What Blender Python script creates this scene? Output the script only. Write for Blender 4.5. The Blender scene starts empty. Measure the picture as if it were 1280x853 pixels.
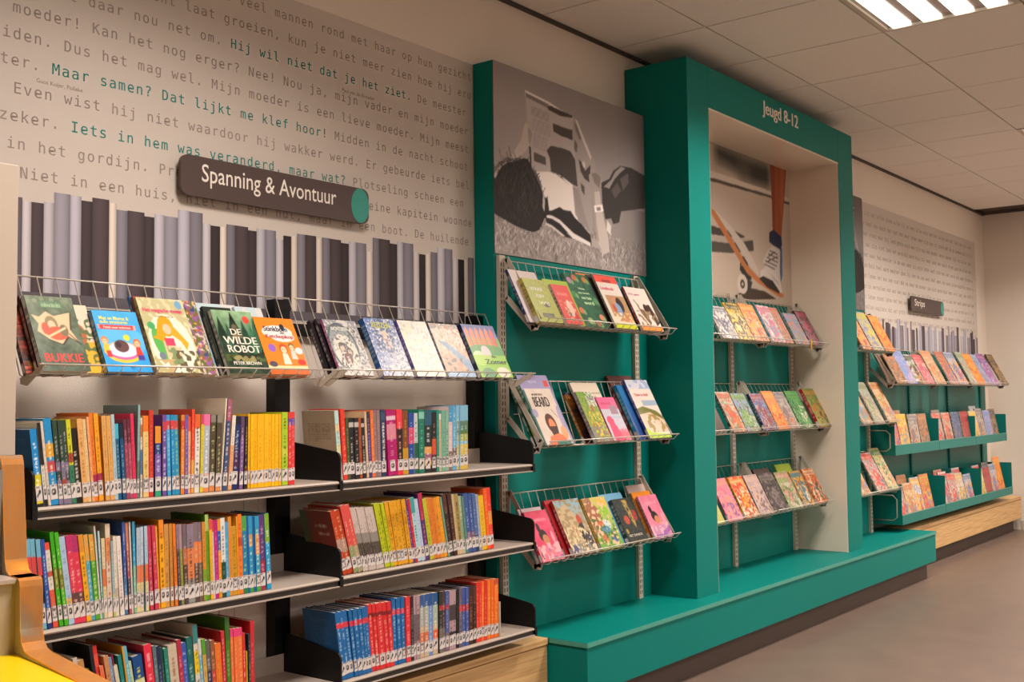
import bpy, math, random
import numpy as np
from mathutils import Matrix, Vector
S = bpy.context.scene
C = S.collection
H0 = 1.225                      # eye height above the floor
# ---------------------------------------------------------------- camera
cam_d = bpy.data.cameras.new('camera'); cam = bpy.data.objects.new('camera', cam_d); C.objects.link(cam)
yaw, pitch, roll, F = .90729321, .05419667, -.01192484, 1374.65
cy, sy = math.cos(yaw), math.sin(yaw)
f = Vector((sy, cy, 0)); r = Vector((cy, -sy, 0)); u = Vector((0, 0, 1))
f2 = f*math.cos(pitch)+u*math.sin(pitch); u2 = -f*math.sin(pitch)+u*math.cos(pitch)
r3 = r*math.cos(roll)+u2*math.sin(roll); u3 = -r*math.sin(roll)+u2*math.cos(roll)
M = Matrix.Identity(4)
for i in range(3):
    M[i][0] = r3[i]; M[i][1] = u3[i]; M[i][2] = -f2[i]
M[2][3] = H0
cam.matrix_world = M
cam_d.sensor_width = 36; cam_d.sensor_fit = 'HORIZONTAL'; cam_d.lens = 36*F/1280; cam_d.clip_start = .05
S.camera = cam
# ---------------------------------------------------------------- world, exposure
S.view_settings.view_transform = 'Standard'; S.view_settings.look = 'None'
S.view_settings.gamma = 1; S.view_settings.use_curve_mapping = False
S.view_settings.exposure = 0.78
w = bpy.data.worlds.new('world'); S.world = w; w.use_nodes = True
w.node_tree.nodes['Background'].inputs[0].default_value = (1, .8, .62, 1)
w.node_tree.nodes['Background'].inputs[1].default_value = .05
LAMP_COL = (1, .89, .81); LAMP_W = 27.0
ZC = 2.908                      # ceiling height
LAMPS = [(1.70, 1.44), (4.715, 1.44), (7.74, 1.44), (4.715, -.96), (1.70, -.96), (7.74, -.96), (9.54, 1.44), (9.54, -.96), (9.54, -2.76), (9.54, -4.56), (1.70, -3.96), (4.715, -3.96), (7.74, -3.96), (1.70, -6.96), (4.715, -6.96), (7.74, -6.96)]  # far front rows and right end column: unseen lamps added to brighten walls
for lx, ly in LAMPS:
    ld = bpy.data.lights.new('lamp_light', 'AREA'); ld.shape = 'RECTANGLE'; ld.size = .56; ld.size_y = .53
    ld.energy = LAMP_W*(.75 if lx > 9 and ly > 0 else (1.10 if ly > 0 else .88)); ld.color = LAMP_COL; ld.spread = math.radians(140 if ly > -2 else 180)
    lo = bpy.data.objects.new('lamp_light', ld); lo.location = (lx, ly, ZC-.012); C.objects.link(lo)

# ---------------------------------------------------------------- helpers
def lin(h):
    if isinstance(h, str): c = [int(h[i:i+2], 16)/255 for i in (0, 2, 4)]
    else: c = h
    return tuple(x/12.92 if x <= .04045 else ((x+.055)/1.055)**2.4 for x in c)
def lina(a): return np.where(a <= .04045, a/12.92, ((np.maximum(a, 0)+.055)/1.055)**2.4)
def rgb(h): return np.array([int(h[i:i+2], 16)/255 for i in (0, 2, 4)])

def mat(name, col, rough=.5, metal=0, spec=.5, coat=0):
    m = bpy.data.materials.new(name); m.use_nodes = True
    b = m.node_tree.nodes['Principled BSDF']
    b.inputs['Base Color'].default_value = (*lin(col), 1)
    b.inputs['Roughness'].default_value = rough; b.inputs['Metallic'].default_value = metal
    b.inputs['Specular IOR Level'].default_value = spec; b.inputs['Coat Weight'].default_value = coat
    return m
def N(m, t, **k):
    n = m.node_tree.nodes.new(t)
    for a, b in k.items(): setattr(n, a, b)
    return n
def noisy(m, c2, scale=8, amount=.5, bump=0, bscale=None, stretch=(1, 1, 1), detail=4, dist=.02):
    nt = m.node_tree; b = nt.nodes['Principled BSDF']
    tc = N(m, 'ShaderNodeTexCoord'); mp = N(m, 'ShaderNodeMapping'); mp.inputs['Scale'].default_value = stretch
    nt.links.new(tc.outputs['Object'], mp.inputs[0])
    nz = N(m, 'ShaderNodeTexNoise'); nz.inputs['Scale'].default_value = scale; nz.inputs['Detail'].default_value = detail
    nt.links.new(mp.outputs[0], nz.inputs['Vector'])
    mx = N(m, 'ShaderNodeMix', data_type='RGBA')
    mx.inputs[6].default_value = b.inputs['Base Color'].default_value[:]; mx.inputs[7].default_value = (*lin(c2), 1)
    rp = N(m, 'ShaderNodeMapRange'); rp.inputs[1].default_value = .3; rp.inputs[2].default_value = .7; rp.inputs[4].default_value = amount
    nt.links.new(nz.outputs[0], rp.inputs[0]); nt.links.new(rp.outputs[0], mx.inputs[0]); nt.links.new(mx.outputs[2], b.inputs['Base Color'])
    if bump:
        n2 = N(m, 'ShaderNodeTexNoise'); n2.inputs['Scale'].default_value = bscale or scale; n2.inputs['Detail'].default_value = 3
        nt.links.new(mp.outputs[0], n2.inputs['Vector'])
        bp = N(m, 'ShaderNodeBump'); bp.inputs['Strength'].default_value = bump; bp.inputs['Distance'].default_value = dist
        nt.links.new(n2.outputs[0], bp.inputs['Height']); nt.links.new(bp.outputs[0], b.inputs['Normal'])
    return m

M_wall = noisy(mat('wall_paint', 'e8ddd0', .75), 'dfd3c5', 3, .4, .35, 220, dist=.004)
M_ceil = noisy(mat('ceiling_tile_face', 'ece4dc', .9), 'e2dad1', 60, .5, .15, 300, dist=.002)
M_seam = mat('ceiling_seam', '584a42', .8)
M_trim = mat('dark_trim', '3a322c', .6)
M_floor = noisy(mat('linoleum', '756358', .38, spec=.4), '69584e', 5, .7, .05, 40)
M_green = noisy(mat('teal_laminate', '007c73', .5, spec=.15), '00776e', 2, .4)
M_greenp = noisy(mat('teal_metal', '04746c', .45, spec=.4), '067068', 3, .4)
M_edge = mat('teal_edge', '4a9c8c', .4)
M_cream = mat('cream_laminate', 'e6d8c6', .14, spec=.5)
M_kick = mat('kick_board', '4a3c34', .6)
M_black = mat('black_steel', '0c0b0b', .5, spec=.3)
M_shelf = noisy(mat('grey_steel_shelf', 'b4a69a', .4, spec=.5), 'a89a8e', 6, .5)
M_strip = mat('dark_label_strip', '2a2422', .35)
M_wire = mat('chrome_wire', 'cfc6ba', .35, .25)
M_brk = noisy(mat('beige_steel', 'c4b8a8', .45, .0), 'b8ac9c', 8, .4)
M_slot = mat('slot_dark', '241e1a', .8)
M_ply = noisy(mat('birch_edge', 'ffaa40', .45, spec=.15), 'f29a30', 5, .7, stretch=(8, 8, 1))
M_panel = noisy(mat('beige_panel', 'b4a68c', .5), 'ac9e84', 4, .4)
M_yellow = mat('yellow_board', 'e8c400', .45)
M_gable = mat('gable_panel', 'bdae9e', .45)
M_sign = mat('sign_brown', '4c3c38', .5)
M_teal = mat('sign_teal', '2c9080', .5)
M_white = mat('white_lettering', 'e8e0d4', .6)
M_pages = noisy(mat('book_pages', 'd8ccb8', .8), 'c4b49c', 4, .6, .3, 60, stretch=(40, 1, 1))
M_grey = mat('grey_lettering', '988a82', .8)
M_tlet = mat('teal_lettering', '1c8078', .8)
M_base = mat('white_baseboard', 'c8b8a8', .5)

def oak():
    m = mat('oak_veneer', 'd0a468', .5, spec=.3); nt = m.node_tree; b = nt.nodes['Principled BSDF']
    tc = N(m, 'ShaderNodeTexCoord'); mp = N(m, 'ShaderNodeMapping'); mp.inputs['Scale'].default_value = (1.2, 14, 38)
    nt.links.new(tc.outputs['Object'], mp.inputs[0])
    nz = N(m, 'ShaderNodeTexNoise'); nz.inputs['Scale'].default_value = 3; nz.inputs['Detail'].default_value = 6
    nt.links.new(mp.outputs[0], nz.inputs['Vector'])
    cr = N(m, 'ShaderNodeValToRGB'); cr.color_ramp.elements[0].position = .3; cr.color_ramp.elements[1].position = .62
    cr.color_ramp.elements[0].color = (*lin('b48a58'), 1); cr.color_ramp.elements[1].color = (*lin('d8b27c'), 1)
    nt.links.new(nz.outputs[0], cr.inputs[0]); nt.links.new(cr.outputs[0], b.inputs['Base Color'])
    return m
M_oak = oak()
def attr_mat(name, rough, spec=.5, grain=0):
    m = mat(name, '808080', rough, spec=spec); nt = m.node_tree; b = nt.nodes['Principled BSDF']
    a = N(m, 'ShaderNodeVertexColor', layer_name='Col'); out = a.outputs[0]
    if grain:
        tc = N(m, 'ShaderNodeTexCoord'); nz = N(m, 'ShaderNodeTexNoise'); nz.inputs['Scale'].default_value = grain; nz.inputs['Detail'].default_value = 2
        nt.links.new(tc.outputs['Object'], nz.inputs['Vector'])
        mr = N(m, 'ShaderNodeMapRange'); mr.inputs[1].default_value = .3; mr.inputs[2].default_value = .7; mr.inputs[3].default_value = .86; mr.inputs[4].default_value = 1.1
        nt.links.new(nz.outputs[0], mr.inputs[0])
        mx = N(m, 'ShaderNodeMix', data_type='RGBA', blend_type='MULTIPLY'); mx.inputs[0].default_value = 1
        nt.links.new(out, mx.inputs[6]); nt.links.new(mr.outputs[0], mx.inputs[7]); out = mx.outputs[2]
    nt.links.new(out, b.inputs['Base Color'])
    return m
M_cover = attr_mat('book_cover', .34, .45, 420)
M_print = attr_mat('matt_print', .7, .3, 900)
M_label = attr_mat('spine_label_print', .45, .4)

class MB:
    def __init__(s): s.v = []; s.f = []; s.c = []; s.n = 0
    def face(s, pts, col=(.5, .5, .5)):
        k = s.n; s.v += [tuple(p) for p in pts]; s.n += len(pts)
        s.f.append(tuple(range(k, k+len(pts)))); s.c += [col]*len(pts)
    def box(s, x0, x1, y0, y1, z0, z1, col=(.5, .5, .5)):
        P = [(x0, y0, z0), (x1, y0, z0), (x1, y1, z0), (x0, y1, z0), (x0, y0, z1), (x1, y0, z1), (x1, y1, z1), (x0, y1, z1)]
        k = s.n; s.v += P; s.n += 8
        for q in ((0, 3, 2, 1), (4, 5, 6, 7), (0, 1, 5, 4), (1, 2, 6, 5), (2, 3, 7, 6), (3, 0, 4, 7)):
            s.f.append(tuple(k+i for i in q)); s.c += [col]*4
    def prism(s, poly, axis, a, b, col=(.5, .5, .5)):
        """poly: 2-D outline; extruded along axis ('x': poly is (y,z); 'y': (x,z); 'z': (x,y))"""
        def P(p, t):
            return (t, p[0], p[1]) if axis == 'x' else ((p[0], t, p[1]) if axis == 'y' else (p[0], p[1], t))
        n = len(poly); k = s.n
        s.v += [P(p, a) for p in poly]+[P(p, b) for p in poly]; s.n += 2*n
        s.f.append(tuple(range(k, k+n))); s.f.append(tuple(range(k+2*n-1, k+n-1, -1))); s.c += [col]*(2*n)
        for i in range(n):
            j = (i+1) % n; s.f.append((k+i, k+n+i, k+n+j, k+j)); s.c += [col]*4
    def grid(s, o, du, dv, cols):
        """cols (H+1,W+1,3) linear colours, row 0 at the bottom"""
        Hh, W = cols.shape[0]-1, cols.shape[1]-1
        o, du, dv = map(np.array, (o, du, dv)); k = s.n
        for j in range(Hh+1):
            for i in range(W+1): s.v.append(tuple(o+du*(i/W)+dv*(j/Hh)))
        s.n += (Hh+1)*(W+1); cl = cols.reshape(-1, 3)
        for j in range(Hh):
            for i in range(W):
                a = j*(W+1)+i; q = (a, a+1, a+W+2, a+W+1)
                s.f.append(tuple(k+t for t in q)); s.c += [cl[t] for t in q]
    def tube(s, pts, rad, n=6):
        pts = [Vector(p) for p in pts]; k = s.n; L = len(pts)
        for i, p in enumerate(pts):
            d = (pts[min(i+1, L-1)]-pts[max(i-1, 0)]).normalized()
            a = d.cross(Vector((0, 0, 1)) if abs(d.z) < .9 else Vector((1, 0, 0))).normalized(); b = d.cross(a)
            for t in range(n):
                an = 2*math.pi*t/n; s.v.append(tuple(p+a*math.cos(an)*rad+b*math.sin(an)*rad))
        s.n += L*n
        for i in range(L-1):
            for t in range(n):
                q = (i*n+t, i*n+(t+1) % n, (i+1)*n+(t+1) % n, (i+1)*n+t); s.f.append(tuple(k+x for x in q)); s.c += [(.5, .5, .5)]*4
        s.f.append(tuple(k+t for t in range(n-1, -1, -1))); s.f.append(tuple(k+(L-1)*n+t for t in range(n))); s.c += [(.5, .5, .5)]*(2*n)
    def mesh(s, name, m, col=False, smooth=False):
        me = bpy.data.meshes.new(name); me.from_pydata(s.v, [], s.f); me.materials.append(m)
        if col:
            at = me.color_attributes.new('Col', 'FLOAT_COLOR', 'CORNER')
            a = np.ones((len(s.c), 4), dtype=np.float32); a[:, :3] = np.array([tuple(c) for c in s.c], dtype=np.float32); at.data.foreach_set('color', a.ravel())
        if smooth: me.shade_smooth()
        return me
    def obj(s, name, m, parent=None, col=False, smooth=False, bevel=0, loc=None):
        o = bpy.data.objects.new(name, s.mesh(name, m, col, smooth)); C.objects.link(o)
        if parent: o.parent = parent
        if loc: o.location = loc
        if bevel:
            b = o.modifiers.new('bevel', 'BEVEL'); b.width = bevel; b.segments = 2; b.limit_method = 'ANGLE'
        return o
def box(name, m, x0, x1, y0, y1, z0, z1, parent=None, bevel=0, origin=None):
    b = MB(); ox, oy, oz = origin or ((0, 0, 0) if parent else ((x0+x1)/2, (y0+y1)/2, z0))
    b.box(x0-ox, x1-ox, y0-oy, y1-oy, z0-oz, z1-oz)
    return b.obj(name, m, parent, bevel=bevel, loc=(ox, oy, oz))
def tag(o, label, cat, group=None):
    o['label'] = label; o['category'] = cat
    if group: o['group'] = group
    return o
def thing(name, label, cat, loc=(0, 0, 0), group=None):
    o = bpy.data.objects.new(name, None); o.empty_display_size = .1; C.objects.link(o); o.location = loc
    return tag(o, label, cat, group)
def struct(o): o['kind'] = 'structure'; return o
def copy(o, parent=None, **k):
    c = o.copy(); C.objects.link(c)
    if parent: c.parent = parent
    return c

# ---- lettering
import os
def font(fn):
    for kind in ('LOCAL', 'SYSTEM'):
        try:
            p = os.path.join(bpy.utils.resource_path(kind), 'datafiles', 'fonts', fn)
            if os.path.exists(p): return bpy.data.fonts.load(p)
        except Exception: pass
    return None
F_MONO = font('DejaVuSansMono.woff2')
_tc = {}
def text_geo(s, mono=False):
    key = (s, mono)
    if key not in _tc:
        cu = bpy.data.curves.new('t', 'FONT'); cu.body = s; cu.size = 1; cu.resolution_u = 3; cu.offset = .004
        if mono and F_MONO: cu.font = F_MONO
        ob = bpy.data.objects.new('t', cu); me = ob.to_mesh()
        v = np.array([x.co[:2] for x in me.vertices]) if len(me.vertices) else np.zeros((1, 2))
        fs = [tuple(p.vertices) for p in me.polygons]; ob.to_mesh_clear(); bpy.data.objects.remove(ob); bpy.data.curves.remove(cu)
        _tc[key] = (v, fs)
    return _tc[key]
def add_text(mb, s, origin, ux, uy, width=None, height=None, col=(.5, .5, .5), mono=False, bold=0, center=False):
    """place text with unit directions ux (advance), uy (up); scaled to width (and height of the ink box)"""
    v, fs = text_geo(s, mono)
    if not fs: return
    mn, mx = v.min(0), v.max(0)
    sx = width/(mx[0]-mn[0]) if width else None; sy_ = height/(mx[1]-mn[1]) if height else None
    if sx is None: sx = sy_
    if sy_ is None: sy_ = sx
    o, ux, uy = Vector(origin), Vector(ux), Vector(uy); nrm = ux.cross(uy)
    for rep in range(1+bold):
        sh = rep*.0012*(height or .02)/.02
        q = [o+ux*((p[0]-mn[0]-(center*(mx[0]-mn[0])/2))*sx+sh)+uy*((p[1]-(mn[1] if height else 0))*sy_)+nrm*(.0001*rep) for p in v]
        k = mb.n; mb.v += [tuple(p) for p in q]; mb.n += len(q)
        for fc in fs: mb.f.append(tuple(k+i for i in fc)); mb.c += [col]*len(fc)

# ---- painted print, as vertex colours on a fine grid
class Art:
    def __init__(s, W, Hh, bg, seed=0, ss=3):
        s.W, s.H = W, Hh; s.w, s.h = (W+1)*ss, (Hh+1)*ss; s.ss = ss
        s.a = np.ones((s.h, s.w, 3))*rgb(bg); s.R = np.random.RandomState(seed)
        yy, xx = np.mgrid[0:s.h, 0:s.w]; s.x = (xx+.5)/s.w; s.y = (yy+.5)/s.h
    def put(s, m, c, al=1):
        m = (m*al)[..., None] if m.dtype != bool else (m.astype(float)*al)[..., None]
        s.a = s.a*(1-m)+(rgb(c) if isinstance(c, str) else c)*m; return s
    def grad(s, c0, c1, y0=0, y1=1, x=False):
        t = np.clip(((s.x if x else s.y)-y0)/(y1-y0), 0, 1)[..., None]
        m = (s.y >= y0) & (s.y <= y1) if not x else np.ones_like(s.x, bool)
        g = rgb(c0)*(1-t)+rgb(c1)*t; s.a = np.where(m[..., None], g, s.a); return s
    def rect(s, x0, y0, x1, y1, c, al=1): return s.put((s.x >= x0) & (s.x <= x1) & (s.y >= y0) & (s.y <= y1), c, al)
    def ell(s, cx, cy, rx, ry, c, al=1, rot=0):
        dx, dy = s.x-cx, s.y-cy
        if rot:
            t = math.radians(rot); dx, dy = dx*math.cos(t)+dy*math.sin(t), -dx*math.sin(t)+dy*math.cos(t)
        return s.put((dx/rx)**2+(dy/ry)**2 <= 1, c, al)
    def poly(s, pts, c, al=1):
        xs_ = [p[0] for p in pts]; ys_ = [p[1] for p in pts]; n = len(pts)
        i0, i1 = max(0, int(min(xs_)*s.w)-1), min(s.w, int(max(xs_)*s.w)+2); j0, j1 = max(0, int(min(ys_)*s.h)-1), min(s.h, int(max(ys_)*s.h)+2)
        if i1 <= i0 or j1 <= j0: return s
        X, Y = s.x[j0:j1, i0:i1], s.y[j0:j1, i0:i1]; m = np.zeros_like(X, bool)
        for i in range(n):
            (x0, y0), (x1, y1) = pts[i], pts[(i+1) % n]
            if y0 == y1: continue
            m ^= ((Y > y0) != (Y > y1)) & (X < (x1-x0)*(Y-y0)/(y1-y0)+x0)
        m = (m*float(al))[..., None]; s.a[j0:j1, i0:i1] = s.a[j0:j1, i0:i1]*(1-m)+rgb(c)*m
        return s
    def strokes(s, n, region, ln, ang, w_, cols, al=.7):
        """short random strokes inside a polygon-tested region function"""
        k = 0
        while k < n:
            x, y = s.R.rand(), s.R.rand()
            if not region(x, y): k += .02; continue
            a = math.radians(ang[0]+(ang[1]-ang[0])*s.R.rand()); l = ln*(.5+s.R.rand())
            s.line(x, y, x+math.cos(a)*l*.68, y+math.sin(a)*l, w_, cols[s.R.randint(len(cols))], al); k += 1
        return s
    def line(s, x0, y0, x1, y1, w_, c, al=1):
        d = math.hypot(x1-x0, y1-y0) or 1e-6; nx, ny = -(y1-y0)/d*w_/2, (x1-x0)/d*w_/2
        return s.poly([(x0+nx, y0+ny), (x1+nx, y1+ny), (x1-nx, y1-ny), (x0-nx, y0-ny)], c, al)
    def noise(s, n):
        g = s.R.rand(n+2, n+2); X = s.x*n; Y = s.y*n*s.h/s.w; Y = np.clip(Y, 0, None) % n
        i, j = X.astype(int), Y.astype(int); fx, fy = X-i, Y-j; i %= n+1; j %= n+1
        return g[j, i]*(1-fx)*(1-fy)+g[j, i+1]*fx*(1-fy)+g[j+1, i]*(1-fx)*fy+g[j+1, i+1]*fx*fy
    def mottle(s, n, c, th=.55, box=(0, 0, 1, 1), al=1):
        m = (s.noise(n) > th) & (s.x >= box[0]) & (s.x <= box[2]) & (s.y >= box[1]) & (s.y <= box[3])
        return s.put(m, c, al)
    def lum(s, n, amt, box=(0, 0, 1, 1)):
        m = ((s.x >= box[0]) & (s.x <= box[2]) & (s.y >= box[1]) & (s.y <= box[3]))[..., None]
        s.a = np.where(m, np.clip(s.a+((s.noise(n)-.5)*amt)[..., None], 0, 1), s.a); return s
    def script(s, x0, y0, x1, y1, c, n=7, al=1):
        """illegible line of lettering"""
        x = x0
        st = (x1-x0)/n
        for i in range(n):
            if s.R.rand() < .12: x += st; continue
            h = (y1-y0)*(.65+.35*s.R.rand()); s.rect(x, y0, x+st*.28, y0+h, c, al); s.rect(x+st*.45, y0, x+st*.7, y0+h*.8, c, al*.8)
            s.rect(x, y0+h*.4, x+st*.7, y0+h*.55, c, al*.8); x += st
        return s
    def out(s):
        a = s.a.reshape(s.H+1, s.ss, s.W+1, s.ss, 3).mean((1, 3)); return lina(np.clip(a, 0, 1))

# ================================================================ THE ROOM
XR, XL, YW, YB = 10.75, -3.2, 2.81, -8.6
b = MB(); b.box(XL, XR, YB, YW, -.05, 0); struct(b.obj('floor', M_floor))
b = MB(); b.box(XL, XR+.1, YW, YW+.12, 0, ZC+.1); wall_back = struct(b.obj('wall_back', M_wall))
b = MB(); b.box(XR, XR+.12, YB, YW, 0, ZC+.1); wall_right = struct(b.obj('wall_right', M_wall))
b = MB(); b.box(XL-.12, XL, YB, YW, 0, ZC+.1); struct(b.obj('wall_left', M_wall))
b = MB(); b.box(XL, XR, YB-.12, YB, 0, ZC+.1); struct(b.obj('wall_front', M_wall))
b = MB(); b.box(XL, XR, YB, YW, ZC+.018, ZC+.09); ceil = struct(b.obj('ceiling', M_seam))
box('baseboard_right', M_base, XR-.012, XR, YB, YW-.25, 0, .085)['kind'] = 'structure'
b = MB(); b.box(XL, XR, YW-.022, YW, ZC-.012, ZC+.012); struct(b.obj('trim_1', M_trim))
b = MB(); b.box(XR-.018, XR, YB, YW-.022, ZC-.008, ZC+.012); struct(b.obj('trim_2', M_seam))
xs = [4.415+.6*k for k in range(-12, 11)]; ys = [2.316-.6*k for k in range(0, 19)]
tm = MB(); tm.box(.004, .596, .004, .596, 0, .018); tm = tm.mesh('ceiling_tile', M_ceil)
def is_lamp(x, y): return any(abs(x+.3-lx) < .28 and abs(y+.3-ly) < .28 for lx, ly in LAMPS)
LP = []
for x in xs[:-1]:
    for y in [v-.6 for v in ys]:
        if x < XL-.02 or y < YB: continue
        if is_lamp(x, y): LP.append((x, y)); continue
        w_ = min(.6, XR-x)
        o = bpy.data.objects.new('ceiling_tile', tm); C.objects.link(o); o.parent = ceil; o.location = (x, y, ZC)
        if w_ < .6: o.scale = (w_/.6, 1, 1)
    w_ = min(.6, XR-x)
    if x >= XL-.02 and w_ > .05: box('ceiling_tile', M_ceil, x+.004, x+w_-.004, 2.32, YW-.004, ZC, ZC+.018, ceil)

# ceiling lamps: seen ones, assumed neighbours, and unseen ones added for light
M_tube = mat('lamp_tube', 'ffffff'); bb = M_tube.node_tree.nodes['Principled BSDF']
bb.inputs['Emission Color'].default_value = (1, .93, .82, 1); bb.inputs['Emission Strength'].default_value = 2.2
M_louvre = mat('lamp_louvre', 'a89c94', .25, .8)
NAMES = {(4.7, 1.4): 'square ceiling lamp with four bright strips, nearest to the camera in the photo', (7.7, 1.4): 'square ceiling lamp just entering the right edge of the photo'}
for i, (x, y) in enumerate(LP):
    lab = NAMES.get((round(x+.3, 1), round(y+.3, 1)), None)
    if lab is None: lab = 'unseen square ceiling lamp, %s of the room at %s' % ('middle' if y > -2 else 'front', ['far left', 'left', 'centre', 'right', 'far right', 'extreme right', 'back left', 'back right', 'second row', 'third row'][i % 10])
    t = thing('ceiling_lamp', lab, 'lamp', (x+.3, y+.3, ZC), 'recessed ceiling lamps')
    fr = MB(); fr.box(-.296, .296, -.296, -.272, -.004, .018); fr.box(-.296, .296, .272, .296, -.004, .018); fr.box(-.296, -.28, -.272, .272, -.004, .018); fr.box(.28, .296, -.272, .272, -.004, .018)
    fr.obj('lamp_frame', M_brk, t)
    b = MB(); b.box(-.28, .28, -.272, .272, .008, .017); b.obj('lamp_louvre', M_louvre, t)
    for k in range(4):
        cyy = -.205+.1370*k
        b = MB(); b.box(-.276, .276, cyy-.041, cyy+.041, .0, .007); b.obj('lamp_strip', M_tube, t)

# ================================================================ TEAL CENTRE PIECE
BASE_T = .311
tb = thing('teal_platform', 'long teal laminate platform bench with recessed dark kick board under the frame', 'platform', (5.55, 2.5, 0))
def rel(name, m, x0, x1, y0, y1, z0, z1, root, bevel=0):
    l = root.location; b = MB(); b.box(x0-l[0], x1-l[0], y0-l[1], y1-l[1], z0-l[2], z1-l[2]); return b.obj(name, m, root, bevel=bevel)
rel('top_slab', M_green, 3.462, 7.65, 2.365, 2.80, .291, BASE_T, tb, .0015)
rel('edge_band', M_edge, 3.462, 7.65, 2.3635, 2.365, .2925, .3095, tb)
rel('edge_band', M_edge, 3.4605, 3.462, 2.365, 2.54, .2925, .3095, tb)
rel('front_panel', M_green, 3.468, 7.644, 2.370, 2.388, .115, .291, tb)
rel('end_panel', M_green, 3.468, 3.486, 2.388, 2.80, .115, .291, tb)
rel('end_panel', M_green, 7.626, 7.644, 2.388, 2.80, .115, .291, tb)
rel('kick_board', M_kick, 3.52, 7.60, 2.42, 2.44, 0, .115, tb)
rel('kick_board', M_kick, 7.58, 7.60, 2.44, 2.80, 0, .115, tb)

fr = thing('teal_display_frame', 'tall teal portal frame lettered Jeugd 8-12 standing on the platform', 'display frame', (5.55, 2.6, BASE_T))
FX0, FX1, OX0, OX1, FY, FT, OT = 4.506, 6.573, 4.716, 6.352, 2.467, 2.826, 2.627
rel('left_post', M_green, FX0, OX0, FY, 2.805, BASE_T, FT, fr, .001)
rel('right_post', M_green, OX1, FX1, FY, 2.805, BASE_T, FT, fr, .001)
rel('header', M_green, OX0+.0015, OX1-.0015, FY, 2.805, OT, FT, fr, .001)
rel('side_lining', M_cream, OX0, OX0+.008, FY+.004, 2.79, BASE_T, OT-.008, fr)
rel('side_lining', M_cream, OX1-.008, OX1, FY+.004, 2.79, BASE_T, OT-.008, fr)
rel('top_lining', M_cream, OX0, OX1, FY+.002, 2.79, OT-.010, OT, fr)
rel('back_panel', M_green, OX0+.008, OX1-.008, 2.785, 2.800, BASE_T, OT-.01, fr)
b = MB(); add_text(b, 'Jeugd 8-12', (5.314-5.55, FY-2.6-.0015, 1.472+H0-BASE_T), (1, 0, .004), (0, 0, 1), width=.452, height=.094, bold=1)
b.obj('lettering', M_white, fr)

def wall_panel(x0, x1, label):
    t = thing('teal_wall_panel', label, 'wall panel', ((x0+x1)/2, 2.76, BASE_T))
    rel('panel_box', M_green, x0, x1, 2.708, 2.805, BASE_T, 2.582, t, .001)
    return t
wp1 = wall_panel(3.354, 4.504, 'teal back panel left of the frame, under the reading boy photo')
wp2 = wall_panel(6.575, 7.37, 'teal back panel right of the frame, mostly hidden by its post')

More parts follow.
